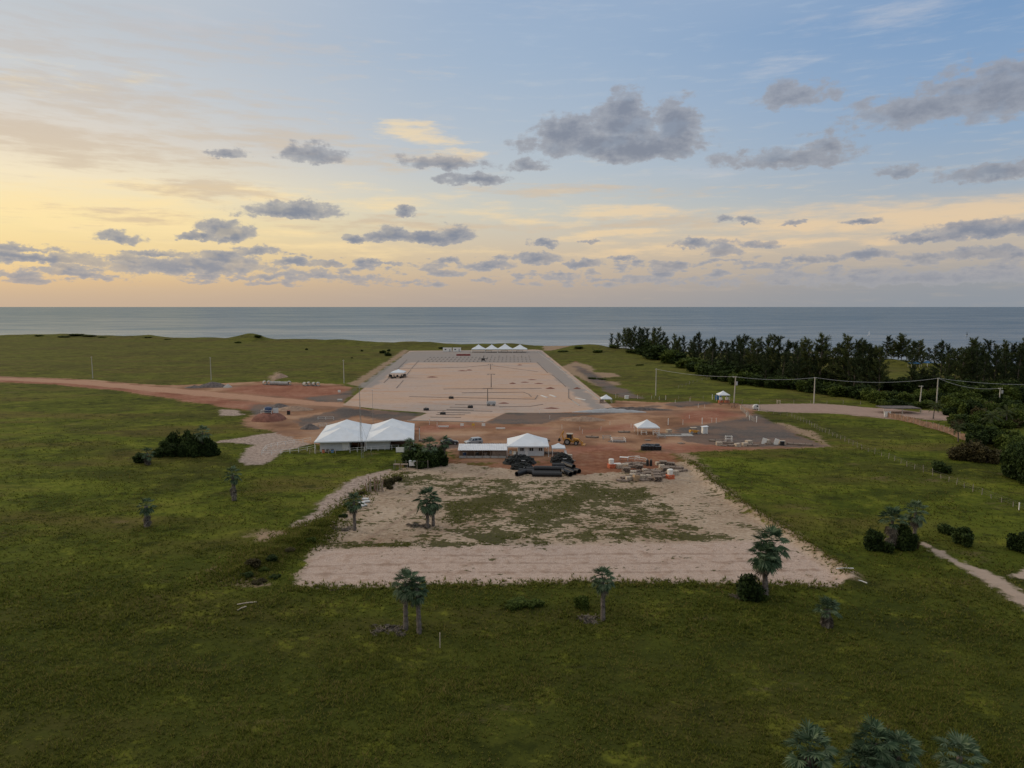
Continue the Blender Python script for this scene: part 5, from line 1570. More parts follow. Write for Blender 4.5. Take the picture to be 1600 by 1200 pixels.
MB().bar((-3, 0, 1.3), (3, 0, 1.6), .25).build('arm', M['dark'], t); MB().bar((0, 0, 1.5), (.3, 0, 3.4), .25).build('mast', M['dark'], t)
for s in (-1, 1): wheel(t, s * .8, -.7, .5, .3)
for i, (px, py, lab) in enumerate(((666, 641.5, 'dark kit bag at the left end of the long front kerb'), (692, 648, 'small dark kit bag between the front kerbs'), (735, 637.5, 'small dark kit bag at the right of the front kerbs'), (705, 623, 'dark kit bag at the left of the island kerb'))):
    t = thing('kit_bag', lab, 'bag', P(px, py))
    MB().cyl((-.9, 0, .45), (.9, 0, .45), .45, .45, 10).build('bag_body', M['black'], t, True); MB().tube([(-.5, 0, .85), (0, 0, 1.15), (.5, 0, .85)], .05, 5).build('handle', M['dark'], t)

# ------------------------------------------------------------------ poles and cables
def top_h(px, py, ptop):
    q = P(px, py); return q, zat(q.y, ptop) - q.z
for (px, py, pt, lab) in ((145, 591, 557, 'pale concrete pole at the far left beyond the dirt road'), (330, 594, 558, 'pale concrete pole behind the dark gravel heap'), (537.5, 599, 562, 'pale concrete pole at the left corner of the car park'), (1024.5, 618, 575.5, 'pale pole standing alone in the right field, first on the cable line')):
    q, h = top_h(px, py, pt)
    t = thing('concrete_pole', lab, 'pole', q)
    MB().cyl((0, 0, -.3), (0, 0, h), .21, .14, 8).build('shaft', M['concpole'], t)
    MB().box((0, 0, h - .35), (.9, .12, .12)).build('crossarm', M['concpole'], t)
PT = {}
for (px, py, pt, lab, arm) in ((1146.5, 631, 588, 'power pole with a transformer beside the gate check tent', 1), (1271.5, 631, 589.5, 'power pole standing in front of the shrub bank beyond the pale road', 0), (1463, 634, 590.5, 'tallest power pole, rising behind the coconut palm', 0), (1436.5, 637, 602.5, 'shorter leaning pole left of the tallest power pole', 1), (1560.5, 638, 606, 'power pole among the bushes near the right edge', 1), (1690, 640, 597, 'power pole beyond the right edge of the view', 0)):
    q, h = top_h(px, py, pt)
    t = thing('power_pole', lab, 'pole', q)
    MB().cyl((0, 0, -.3), (px in (1146.5, 1436.5) and .35 or 0, 0, h), .24, .16, 8).build('shaft', M['concpole'], t)
    MB().box((.1, 0, h - .3), (1.5 if arm else .8, .14, .14)).build('crossarm', M['concpole'], t)
    ins = MB()
    for s in (-1, 0, 1): ins.cyl((.1 + s * (.6 if arm else .3), 0, h - .22), (.1 + s * (.6 if arm else .3), 0, h + .05), .06, .04, 6)
    ins.build('insulator', M['wall'], t)
    if px == 1146.5:
        MB().cyl((.75, -.05, h - 3.2), (.75, -.05, h - 1.9), .38, .38, 12).build('transformer', M['greywall'], t)
    if px == 1560.5:
        MB().cyl((.75, -.05, h - 1.9), (.75, -.05, h - .9), .3, .3, 12).build('transformer', M['greywall'], t)
    PT[px] = Vector((q.x + .1, q.y, q.z + h - .12))
q, h = top_h(1024.5, 618, 575.5); PT[1024.5] = Vector((q.x, q.y, q.z + h - .3))
for (a, b, sag, lab) in ((1024.5, 1146.5, .8, 'cable span from the lone field pole to the transformer pole'), (1146.5, 1271.5, .9, 'cable span from the transformer pole to the pole by the shrub bank'), (1271.5, 1463, 1.6, 'long cable span from the shrub bank pole to the tallest pole'), (1463, 1690, 1.4, 'cable span running from the tallest pole out of view to the right'), (1463, 1560.5, 1.5, 'slack cable span from the tallest pole down to the pole among bushes')):
    A, B = PT[a], PT[b]
    pts = []
    for i in range(17):
        s = i / 16
        p = A.lerp(B, s); p.z -= 4 * sag * s * (1 - s); pts.append(p)
    o = MB().tube(pts, .055, 5).build('power_cable', M['wire']); tag(o, lab, 'cable')
for (px, py, pt, lab) in ((762, 634, 607, 'dark lamp pole rising beside the grey generator on the car park'), (767.5, 605.5, 584.5, 'dark lamp pole in the middle of the car park'), (766.5, 577.5, 569, 'smallest and farthest dark lamp pole on the car park')):
    q, h = top_h(px, py, pt)
    t = thing('lamp_pole', lab, 'lamp', q)
    MB().cyl((0, 0, 0), (0, 0, h), .20, .13, 8).build('shaft', M['kerb'], t)
    MB().box((0, 0, h), (3.4 * (1 if pt > 580 else .8), .22, .16)).build('crossarm', M['kerb'], t)
    for s in (-1, 1): MB().box((s * 1.35, -.1, h - .14), (.7, .4, .12)).build('lamp_head', M['steel'], t)
# lattice mast in front of the joined tents
q, h = top_h(566, 716, 602)
t = thing('radio_mast', 'tall thin lattice mast in front of the joined tents', 'mast', q)
m_ = MB()
for k in range(3):
    a = 2 * PI * k / 3
    m_.cyl((.28 * math.cos(a), .28 * math.sin(a), 0), (.06 * math.cos(a) - .35, .06 * math.sin(a), h), .035, .022, 5)
for i in range(34):
    z = h * i / 34; r = .28 - .22 * i / 34; z2 = h * (i + 1) / 34; r2 = .28 - .22 * (i + 1) / 34
    a = 2 * PI * (i % 3) / 3; b = 2 * PI * ((i + 1) % 3) / 3
    m_.bar((r * math.cos(a) - .35 * i / 34, r * math.sin(a), z), (r2 * math.cos(b) - .35 * (i + 1) / 34, r2 * math.sin(b), z2), .025)
m_.build('lattice', M['steel'], t)
MB().tube([(-.18, 0, h * .5), (2.0, 1.8, .1)], .018, 4).build('guy_wire', M['wire'], t)
MB().tube([(-.2, 0, h * .6), (-1.5, 2.0, .1)], .018, 4).build('guy_wire', M['wire'], t)
q, h = top_h(583, 662, 610)
t = thing('thin_mast', 'very thin grey mast behind the joined tents', 'mast', q)
MB().cyl((0, 0, 0), (0, 0, h), .06, .04, 6).build('shaft', M['steel'], t); MB().box((0, 0, h), (.3, .3, .1)).build('cap', M['steel'], t)

# ------------------------------------------------------------------ fences
def resample(pts, step):
    ps = [P(*p) for p in pts]
    out = [ps[0]]; carry = 0.0
    for a, b in zip(ps[:-1], ps[1:]):
        L = (b - a).length; s = step - carry
        while s < L:
            c = a.lerp(b, s / L); c.z = ground_z(c.x, c.y); out.append(c); s += step
        carry = L - (s - step)
    return out
def rail_fence(label, pts, step=2.0, h=1.1, mat='white', rails=(.5, .95), pw=.10, name='rail_fence', jitter=0.0, rw=.05):
    ps = resample(pts, step)
    o0 = ps[0]
    t = thing(name, label, 'fence', o0)
    r = random.Random(len(pts) * 7 + int(step * 10))
    for p in ps:
        d = p - o0
        hh = h * (1 + r.uniform(-jitter, jitter))
        MB().bar((d.x, d.y, d.z - .15), (d.x + r.uniform(-1, 1) * jitter * .6, d.y, d.z + hh), pw).build('post', M[mat], t)
    f = MB()
    for z in rails:
        for a, b in zip(ps[:-1], ps[1:]):
            f.bar(a - o0 + Vector((0, 0, z * h)), b - o0 + Vector((0, 0, z * h)), rw)
    f.build('rail' if rw > .03 else 'wire', M[mat] if rw > .03 else M['darkwire'], t)
    return t
rail_fence('white rail fence curving along the sandy ramp left of the tents, front run', [(409, 711), (425, 711), (445, 709), (465, 707), (484, 704), (499, 701)], 2.2)
rail_fence('white rail fence along the back run of the ramp left of the tents', [(411, 708), (418, 701), (437, 697), (460, 694), (476, 692), (492, 689)], 2.2)
rail_fence('white rail fence along the front of the joined tents', [(547, 707), (565, 706), (590, 704), (612, 702.5), (628, 701.5)], 1.7, 1.15)
rail_fence('reddish rail fence before the pale cabin under the tents', [(484, 709), (500, 709.5), (515, 709), (530, 708)], 1.6, 1.0, 'palewood')
rail_fence('white rail fence beside the gravel heap behind the joined tents', [(497, 656), (512, 656), (523, 656)], 2.4, 1.0)
rail_fence('short white rail fence on the near side of the gravel heap', [(500, 668), (511, 667)], 2.0, 1.0)
rail_fence('long wire fence of uneven weathered posts crossing the right field', [(1158, 636), (1176, 641), (1200, 645), (1235, 651), (1262, 663), (1290, 677), (1320, 690), (1345, 702), (1388, 717), (1425, 732), (1465, 746), (1530, 772), (1565, 785), (1612, 803)], 2.6, 1.25, 'post', (.35, .65, .95), .075, 'wire_fence', .30, .014)
rail_fence('wire fence of thin posts along the far side of the pale road', [(1160, 630), (1200, 630.5), (1260, 631), (1330, 631.5), (1380, 633)], 6.0, 1.3, 'post', (.5, .95), .10, 'wire_fence', .1, .014)
rail_fence('wire fence of thin posts between the dirt yard and the right field', [(948, 621), (1000, 622.5), (1060, 623.5), (1110, 624)], 4.5, 1.2, 'post', (.5, .95), .09, 'wire_fence', .1, .014)
rail_fence('thin wire fence running across the grass towards the tree bank', [(1060, 607), (1085, 598), (1110, 592), (1130, 588)], 6.0, 1.4, 'post', (.5, .95), .09, 'wire_fence', .1, .014)
rail_fence('thicker white fence posts beside the asphalt at the yard corner', [(1158, 642), (1166, 648), (1172, 655), (1179, 660)], 1.8, 1.5, 'concpole', (.6,), .14, 'wire_fence', .1, .014)
rail_fence('thin posts and wire behind the boxes at the foot of the palm clump', [(618, 733), (640, 733.5), (658, 734), (675, 733)], 2.4, 1.9, 'post', (.9,), .08, 'wire_fence', .1, .014)
ps = resample([(1384, 650.5), (1400, 655.5), (1430, 662), (1462, 671), (1490, 681), (1518, 692)], .42)
t = thing('board_fence', 'reddish board fence running diagonally below the bushes on the right', 'fence', ps[0])
bd = MB(); r = random.Random(3)
for i, p in enumerate(ps[:-1]):
    d = p - ps[0]; e = ps[i + 1] - ps[0]
    hh = 1.75 * r.uniform(.88, 1.08)
    a = math.atan2(e.y - d.y, e.x - d.x)
    bd.box(((d.x + e.x) / 2, (d.y + e.y) / 2, d.z + hh / 2 - .1), ((e - d).length * .94, .05, hh), a)
bd.build('board', M['redwood'], t)
for i in range(0, len(ps), 7):
    d = ps[i] - ps[0]; MB().box((d.x, d.y - .12, d.z + .95), (.13, .13, 2.0)).build('post', M['post'], t)
t = thing('white_wall', 'short white wall at the left end of the reddish board fence', 'wall', P(1386, 651.5))
MB().box((0, -.2, .85), (2.0, .2, 1.7)).build('masonry', M['white'], t); MB().box((0, -.2, 1.73), (2.1, .3, .08)).build('coping', M['wall'], t)
t = thing('flat_roof_shelter', 'low grey flat roofed shelter behind the reddish board fence', 'shelter', P(1413, 648))
MB().box((0, 4, 1.9), (12, 6, .18)).build('roof', M['gravel'], t)
for s in (-1, 0, 1): MB().box((s * 6, 1.3, .9), (.2, .2, 1.82)).build('post', M['concpole'], t)

# boxes, tables and timber near the palm clump
t = thing('hive_box', 'white box on legs in front of the palm clump', 'box', P(645, 731))
MB().box((0, 0, 1.05), (1.45, 1.0, 1.0)).build('body', M['white'], t); MB().box((0, 0, 1.58), (1.55, 1.1, .07)).build('lid', M['roofmetal'], t)
for sx in (-1, 1):
    for sy in (-1, 1): MB().box((sx * .6, sy * .4, .28), (.08, .08, .55)).build('leg', M['wood'], t)
repeat('htable', lambda: mk_table('wood'), 'dark wooden table, left of two beside the white box on legs', P(620, 734), 0, (.75, 1.2, 1.6))
repeat('htable', lambda: mk_table('wood'), 'wooden table with a pale top, nearer the white box on legs', P(632, 734), .1, (.85, 1.2, 1.6))
t = thing('timber_stack', 'upright stack of weathered posts and planks beside the gravel path', 'timber', P(587, 768))
r = random.Random(9)
for i in range(26):
    x = r.uniform(-1.7, 1.7); y = r.uniform(-.7, 1.2); hh = r.uniform(1.3, 2.9)
    MB().bar((x, y, -.05), (x + r.uniform(-.5, .5), y + r.uniform(-.1, .6), hh), r.uniform(.09, .2), .08).build('plank', M[r.choice(['wood', 'palewood', 'redwood', 'post'])], t)
for i, (px, py) in enumerate(((571, 781), (573, 785), (565, 787), (568, 791))):
    t = thing('white_slab', 'flat white slab lying on sand beside the leftmost sand lot palm', 'slab', P(px, py), .3 * i, 'white slabs near the left palm')
    MB().box((0, 0, .2), (1.1, .7, .2)).build('sheet', M['wall'], t); MB().box((0, 0, .03), (1.1, .5, .08)).build('bearer', M['wood'], t)
for (px, py, ln, rz, mt, lab) in ((1320, 889.5, 2.3, .02, 'white', 'white plastic pipe lying on the grass at the corner of the sand lot'), (1346, 910, 1.4, -.9, 'wall', 'pale stick lying on the grass right of the sand lot corner'), (386, 944, 2.2, .35, 'palewood', 'pale fallen branch on the grass at the left below the sand lot'), (378, 952, 1.2, 1.0, 'palewood', 'short pale fallen branch just below the longer one on the left')):
    o = MB().tube([(-ln / 2, 0, .12), (0, .05, .16), (ln / 2, 0, .12)], .07, 6).build('loose_pipe' if mt == 'white' else 'fallen_branch', M[mt])
    o.location = P(px, py); o.rotation_euler = (0, 0, rz); tag(o, lab, 'pipe' if mt == 'white' else 'branch')
t = thing('marker_post', 'single pale post standing in the near grass right of the palm pair', 'post', P(687.5, 1012))
MB().box((0, 0, .75), (.085, .085, 1.6)).build('shaft', M['palewood'], t); MB().box((0, 0, 1.56), (.11, .11, .05)).build('cap', M['palewood'], t)

# sails out at sea, parasols on the beach
for (px, py, s, lab) in ((1357, 524, 1.0, 'small white sail on the sea above the right trees'), (1510, 525, .9, 'small dark sail on the sea near the right edge')):
    x, y = flat(px, py); k = 1 + 2.2 / 35
    t = thing('sail_board', lab, 'boat', (x * k, y * k, -2.2), .5, sc=s)
    mb = MB(); mb.add([(0, 0, .8), (0, .12, .8), (3.0, 0, 1.2), (.6, 0, 6.5)], [(0, 2, 3), (0, 1, 2), (1, 3, 2), (0, 3, 1)]); mb.build('sail', M['white'] if s == 1 else M['black'], t)
    MB().prism([(-1.6, .1), (1.8, .15), (2.2, .45), (-1.6, .4)], -.4, .4).build('hull', M['white'], t)
def mk_par():
    c = thing('beach_shelter', '', 'shelter')
    b = MB(); pyramid(b, 5, 4, 2.4, 3.6); b.build('canopy', M['brightblue'], c)
    for sx in (-1, 1):
        for sy in (-1, 1): MB().box((sx * 2.3, sy * 1.8, 1.2), (.1, .1, 2.4)).build('pole', M['white'], c)
    return c
for i, (px, py, lab) in enumerate(((1428, 569, 'left of the three blue beach shelters under the shore trees'), (1441, 569, 'middle of the three blue beach shelters under the shore trees'), (1449, 570, 'right of the three blue beach shelters under the shore trees'))):
    repeat('par', mk_par, lab, P(px, py), .2 * i, 1.0, 'blue beach shelters under the shore trees')
t = thing('thatched_shelter', 'long flat topped shelter among the shore trees', 'shelter', P(1262, 560))
MB().box((0, 0, 5.0), (16, 6, .6)).build('roof', M['wood'], t)
for sx in (-1, -.33, .33, 1):
    for sy in (-1, 1): MB().box((sx * 7, sy * 2.5, 2.35), (.35, .35, 4.75)).build('post', M['wood'], t)

# ------------------------------------------------------------------ palms
def palm_at(px, py, ptop, wpx, seed, label, nleaf=34, ndead=8, thick=False, forks=0, tr=.20, name=None, group=None):
    q = P(px, py); k = mpp(q)
    R = wpx / k / 2 * 1.12
    top = zat(q.y, ptop) - q.z
    h = max(.8, top - R * .98)
    o = fan_palm(seed, h, R, nleaf, ndead, tr, thick, label, 'palm', forks, spread=88 if ndead > 20 else 142)
    o.location = q; o.rotation_euler = (0, 0, seed * 1.7)
    if group: o['group'] = group
    return o
palm_at(634, 984, 886, 46, 1, 'taller left palm of the close pair in the near grass')
palm_at(655, 990, 897, 40, 2, 'shorter right palm of the close pair in the near grass')
palm_at(942, 969, 883, 40, 3, 'single palm in the near grass below the middle of the sand lot')
palm_at(1195, 936, 822, 60, 4, 'large twin headed palm at the front right of the sand lot', 34, 6, forks=2, tr=.30)
palm_at(1292, 979, 931, 40, 5, 'squat palm with a thick skirt of dead leaves in the right grass', 30, 60, thick=True, tr=.34)
palm_at(1392, 856, 788, 44, 6, 'left palm of the clump in the right field, with hanging dead leaves', 30, 26, thick=True)
palm_at(1428, 852, 779, 38, 7, 'right palm of the clump in the right field', 28, 14)
palm_at(366, 782, 727, 27, 8, 'palm standing alone in the left field, nearer the sandy path', 24, 10, thick=True, tr=.3)
palm_at(230, 823, 776, 28, 9, 'palm standing alone in the left field, nearest the left edge', 24, 16, thick=True, tr=.3)
palm_at(554, 829, 766, 32, 10, 'slender palm at the left edge of the sand lot', 24, 10)
palm_at(668, 825, 757, 44, 11, 'palm standing on the sand lot, bigger of two close together', 28, 6)
palm_at(677, 822, 770, 30, 12, 'palm standing on the sand lot, smaller of two close together', 24, 6)
palm_at(640, 724, 683, 26, 13, 'left palm of the clump right of the joined tents', 24, 6)
palm_at(672, 727, 679, 30, 14, 'middle and tallest palm of the clump right of the joined tents', 26, 8)
palm_at(694, 718, 679, 22, 15, 'right palm of the clump right of the joined tents', 22, 5)
palm_at(318, 712, 662, 26, 16, 'palm rising from the dark thicket in the left field', 26, 6)
palm_at(231, 727, 696, 22, 17, 'small shaggy palm at the left end of the dark thicket', 22, 14, thick=True)
# crowns that reach into the bottom right corner: the palms stand below the frame
def palm_xy(px, ptop, hgt, R, seed, label, nleaf=34):
    lo, hi = 20.0, 90.0
    for _ in range(40):
        m = (lo + hi) / 2
        if zat(m, ptop) > hgt: lo = m
        else: hi = m
    y = lo; x = px_x(px, y, hgt)
    o = fan_palm(seed, hgt - R * .9, R, nleaf, 14, .2, False, label, 'palm')
    o.location = (x, y, ground_z(x, y)); o.rotation_euler = (0, 0, seed)
    return o
palm_xy(1272, 1138, 6.0, 2.0, 31, 'grey green palm crown leftmost along the bottom right edge')
palm_xy(1368, 1130, 6.6, 1.7, 32, 'palm crown second from the left at the bottom edge, its top the highest')
palm_xy(1405, 1148, 6.0, 1.6, 33, 'palm crown half hidden at the right of the bottom middle pair')
palm_xy(1352, 1162, 5.6, 1.7, 34, 'lower palm crown in front of the bottom middle pair')
palm_xy(1502, 1152, 6.0, 1.8, 35, 'palm crown rightmost along the bottom right edge')

def frond_heap(label, px, py, w, seed):
    q = P(px, py); r = random.Random(seed)
    t = thing('dead_frond_heap', label, 'heap', q)
    mb = MB(); st = MB()
    for i in range(26):
        x = r.uniform(-w, w); y = r.uniform(-.7, .7)
        fan_leaf(mb, Vector((x, y, .08)), r.uniform(0, 2 * PI), r.uniform(-.05, .5), .4, .75, r, .25, 9)
        a = r.uniform(0, PI); st.bar((x, y, .1), (x + .7 * math.cos(a), y + .7 * math.sin(a), .12 + r.random() * .15), .03)
    mb.build('frond', M['deadpalm'], t); st.build('stalk', M['wood'], t)
frond_heap('heap of pale dead fronds at the foot of the close palm pair', 606, 986, 1.7, 1)
frond_heap('heap of pale dead fronds beside the single palm below the sand lot', 920, 969, .8, 2)
frond_heap('heap of dead fronds under the bush at the front right of the sand lot', 1165, 934, 1.4, 3)
frond_heap('heap of dead fronds at the foot of the two palms on the sand lot', 655, 822, 1.4, 4)
frond_heap('flat spread of dead fronds left of the slender palm on the sand lot', 530, 828, 1.6, 5)

o = feather_palm(3, 4.2, 'coconut palm with drooping feathery leaves above the board fence', 18, 3.0); o.location = P(1458, 655)
def mk_fp(): return feather_palm(8, 3.6, '', 15, 2.6)
for (px, py, s, lab) in ((1497, 690, 1.0, 'brownish coconut palm right of the board fence end'), (1546, 678, 1.35, 'tall ragged coconut palm in the thick bushes at the right'), (1572, 668, 1.2, 'ragged coconut palm near the right edge of the thick bushes')):
    repeat('fp', mk_fp, lab, P(px, py), px, s)

# ------------------------------------------------------------------ shrubs
SH = {}
def bush(kind, px, py, wpx, hpx, label, group=None, seed=None, name='shrub'):
    mt, k, lf = {'d': ('shrub', 'dark', .17), 'b': ('brightshrub', 'bright', .18), 'r': ('brownshrub', 'brown', .16)}[kind]
    v = (seed if seed is not None else random.randrange(3)) % 3
    key = (kind, v)
    def mk():
        return shrub(50 + v + 7 * 'dbr'.index(kind), 4.0, 3.0, M[mt], '', 'bush', lf + .05, dens=2.2)
    q = P(px, py); kk = mpp(q)
    return repeat(key, mk, label, (q.x, q.y, q.z - .1), random.uniform(0, 6.28), (wpx / kk / 3.6, wpx / kk / 3.6, hpx / kk / 2.9), group)
# the dark thicket in the left field
for i, (px, py, w, h) in enumerate(((247, 714, 18, 15), (258, 711, 22, 24), (270, 713, 24, 22), (283, 713, 20, 20), (293, 712, 22, 30), (307, 713, 24, 26), (322, 713, 26, 30), (334, 711, 18, 20), (272, 706, 24, 34), (296, 705, 24, 34), (314, 706, 22, 30))):
    bush('d', px, py, w, h, 'dark bush within the thicket in the left field', 'bushes of the left field thicket', i)
bush('d', 220, 722, 24, 16, 'dark low bush at the far left of the thicket beside the shaggy palm')
# bush beside twin palm
bush('d', 1170, 934, 46, 38, 'broad leaved dark bush in front of the twin headed palm')
bush('b', 1190, 938, 22, 16, 'small bright bush at the foot of the twin headed palm')
for i, (px, py, w, h, lab) in enumerate(((1362, 858, 34, 34, 'dark bush at the left of the palm clump in the right field'), (1412, 858, 34, 42, 'dark bush between the two palms of the right field clump'), (1385, 862, 26, 18, 'low bush at the front of the palm clump in the right field'), (1424, 856, 22, 24, 'brownish bush under the right palm of the right field clump'))):
    bush('d' if i < 3 else 'r', px, py, w, h, lab, None, i)
bush('d', 1478, 834, 26, 17, 'left of two dark bushes beside the sand track'); bush('d', 1507, 851, 36, 28, 'right and larger of two dark bushes beside the sand track')
bush('d', 1467, 737, 30, 18, 'round dark bush beside the wire fence in the right field')
bush('d', 1597, 862, 40, 34, 'dark bush cut by the right edge of the picture')
bush('d', 1588, 850, 20, 10, 'low dark bush just left of the bush cut by the right edge')
# clump right of the tents
for i, (px, py, w, h) in enumerate(((640, 727, 30, 24), (658, 729, 34, 26), (676, 729, 34, 26), (690, 727, 26, 24), (650, 722, 28, 28), (682, 722, 30, 26))):
    bush('d', px, py, w, h, 'dark bush in the clump under the palms right of the joined tents', 'bushes under the palms by the tents', i)
for i, (px, py, w, h) in enumerate(((603, 760, 16, 12), (612, 757, 16, 12), (608, 764, 12, 8), (620, 752, 18, 8))):
    bush('r', px, py, w, h, 'brownish bush behind the upright timber stack', 'brownish bushes by the timber stack', i)
# weeds on the bank left of the sand lot
for i, (px, py, w, h) in enumerate(((385, 902, 26, 14), (398, 888, 30, 22), (412, 893, 22, 14), (424, 876, 26, 18), (452, 862, 24, 12), (486, 846, 20, 12), (430, 903, 22, 12), (404, 910, 28, 12), (545, 792, 20, 14), (536, 808, 18, 10), (566, 772, 16, 9), (582, 764, 14, 8))):
    bush('r' if i % 3 == 1 else 'b' if i % 3 == 2 else 'd', px, py, w * .8, h * .6, 'rough weedy bush on the bank along the left of the sand lot', 'weedy bushes on the left bank', i)
for i, (px, py, w, h, lab) in enumerate(((805, 948, 40, 15, 'bright leafy weed patch in the grass below the middle of the sand lot'), (835, 948, 30, 12, 'bright leafy weed patch right of the larger one below the sand lot'), (910, 950, 24, 22, 'bright green sapling left of the single palm below the sand lot'))):
    bush('b', px, py, w, h, lab, None, i)
# far bank of shrubs below the casuarinas
def bank(n, pts, wr, hr, kinds, label, group, jit=3.0):
    for i in range(n):
        s = (i + .5) / n * (len(pts) - 1); j = min(int(s), len(pts) - 2); f = s - j
        px = pts[j][0] + (pts[j + 1][0] - pts[j][0]) * f + random.uniform(-5, 5); py = pts[j][1] + (pts[j + 1][1] - pts[j][1]) * f + random.uniform(-jit, jit)
        bush(random.choice(kinds), px, py, random.uniform(*wr), random.uniform(*hr), label, group)
bank(26, [(1000, 553), (1060, 568), (1110, 590), (1160, 600), (1230, 607), (1290, 615), (1345, 624)], (26, 44), (14, 24), 'dddb', 'dark rounded bush in the long bank below the casuarina row', 'bushes of the long bank', 2)
bank(14, [(1110, 578), (1160, 588), (1230, 596), (1300, 603), (1340, 608)], (30, 44), (16, 24), 'd', 'dark bush in the upper bank between the casuarina trunks', 'bushes among the casuarina trunks', 3)
bank(20, [(1345, 626), (1400, 630), (1450, 628), (1510, 632), (1600, 640)], (22, 36), (12, 24), 'dbb', 'bush in the dense bank behind the power poles at the right', 'bushes behind the right power poles')
bank(12, [(1350, 606), (1400, 612), (1450, 610), (1520, 612), (1600, 618)], (26, 42), (16, 26), 'dd', 'dark bush on the rear slope behind the right power poles', 'bushes of the right rear slope')
bank(9, [(1370, 634), (1400, 637), (1440, 637), (1470, 638)], (18, 28), (8, 13), 'bbd', 'bright young bush at the foot of the short leaning pole', 'bright bushes beside the shelter roof', 1)
bank(36, [(1480, 645), (1520, 655), (1560, 652), (1600, 660), (1580, 670), (1530, 672), (1490, 665)], (22, 40), (14, 30), 'bbdr', 'bush in the thick tangle right of the coconut palm', 'bushes of the right tangle', 5)
bank(15, [(1520, 700), (1550, 690), (1580, 705), (1600, 720), (1570, 725)], (28, 46), (18, 34), 'ddbb', 'bush in the near tangle at the right edge beyond the board fence', 'bushes of the near right tangle', 5)
bank(4, [(1500, 718), (1520, 716), (1545, 722)], (34, 44), (20, 30), 'dr', 'dark spreading bush standing out into the field at the right', 'spreading bushes at the field edge', 3)
bank(5, [(1580, 745), (1600, 752), (1615, 760)], (34, 48), (38, 58), 'dd', 'tall dark bush at the right edge above the field', 'tall bushes at the right edge', 3)
bank(16, [(1470, 612), (1510, 618), (1560, 622), (1610, 628)], (24, 38), (16, 28), 'ddb', 'bush filling the slope between the right pines and the power cable', 'bushes of the slope under the cable', 5)
# scattered scrub on the far dunes and fields
for (px, py, w, h, lab) in ((372, 530, 20, 6, 'scrub on the left slope of the big dune hump'), (388, 530, 26, 9, 'scrub on the crest of the big dune hump'), (404, 531, 22, 7, 'scrub on the right slope of the big dune hump')):
    bush('b', px, py, w * .7, h * .5, lab)
for (px, py, w, h) in ((100, 528, 24, 5), (120, 528, 30, 6), (140, 528.5, 24, 5), (160, 529, 16, 4), (232, 530, 14, 4), (60, 528, 20, 4), (262, 531, 14, 3)):
    bush('b', px, py, w * .8, h * .5, 'low dune scrub on the skyline at the far left', 'low scrub on the left dunes')
for (px, py, w, h) in ((479, 547, 5, 3), (565, 549, 5, 3), (608, 549, 6, 4), (606, 556, 12, 6), (598, 552, 10, 5), (690, 545, 12, 3), (550, 560, 4, 2)):
    bush('d', px, py, w, h, 'small dark scrub bush scattered on the far left field', 'scrub bushes of the far left field')
for (px, py, w, h) in ((905, 548, 30, 5), (935, 545, 30, 7), (960, 548, 36, 8), (880, 550, 30, 4), (990, 552, 36, 8), (925, 592, 24, 4), (940, 593, 24, 4), (1000, 571, 20, 4)):
    bush('b', px, py, w * .6, h * .7, 'low spreading scrub on the dune right of the far tents', 'scrub on the right dunes')

# ------------------------------------------------------------------ casuarinas
CV = [18.0, 17.0, 16.0, 18.5, 15.0]
def cas(px, py, ptop, label, group, wide=1.0):
    v = random.randrange(5)
    q = P(px, py)
    h = (zat(q.y, ptop) - q.z) * random.uniform(.84, 1.08)
    s = h / CV[v] * 0.97
    w = max(s, .62) * random.uniform(.85, 1.15) * wide
    repeat(('cas', v), lambda: casuarina(70 + v, CV[v], '', 1.0, 'paleneedle' if v > 2 else 'needle'), label, q, random.choice((0, .3, -.4, .8, 2.6, 3.4)), (w, w, s), group)
GA = 'casuarina in the dense dark clump nearest the sand dune, left end of the row'
for (px, py, tp) in ((957, 545, 519), (964, 546, 517), (973, 546, 514), (978, 548, 509), (985, 548, 510), (992, 549, 513), (998, 550, 511), (1006, 551, 513), (1013, 551, 511), (1020, 552, 512), (1028, 553, 514), (1035, 554, 516), (988, 552, 516), (1003, 554, 518), (1018, 556, 518)):
    cas(px, py, tp, GA, 'casuarinas of the left clump')
GB = 'casuarina in the middle stretch of the tree row between dune clump and beach shelter'
for (px, py, tp) in ((1043, 556, 522), (1052, 558, 523), (1060, 560, 526), (1069, 562, 524), (1077, 565, 527), (1083, 566, 526), (1092, 568, 523), (1100, 570, 526), (1107, 572, 522), (1116, 574, 525), (1125, 575, 529), (1133, 577, 527), (1142, 579, 530), (1155, 580, 521), (1161, 582, 525), (1170, 584, 528), (1060, 566, 533), (1088, 574, 535), (1112, 580, 536), (1136, 585, 538), (1158, 589, 536), (1150, 575, 528)):
    cas(px, py, tp, GB, 'casuarinas of the middle stretch')
GC = 'tall casuarina in the darkest tallest stretch right of the lone beach shelter'
for (px, py, tp) in ((1180, 586, 530), (1190, 588, 529), (1201, 590, 524), (1210, 592, 522), (1219, 593, 524), (1228, 594, 529), (1238, 597, 531), (1247, 599, 526), (1256, 600, 533), (1264, 601, 528), (1272, 603, 531), (1280, 604, 529), (1299, 606, 534), (1308, 607, 533), (1316, 608, 536), (1325, 610, 530), (1334, 612, 534), (1345, 613, 535), (1352, 614, 538), (1363, 615, 536), (1373, 616, 537), (1196, 594, 540), (1222, 600, 542), (1246, 604, 543), (1340, 606, 533), (1356, 606, 534), (1370, 607, 533)):
    cas(px, py, tp, GC, 'casuarinas of the tallest stretch')
GD = 'casuarina in the thin shore row above the bright meadow'
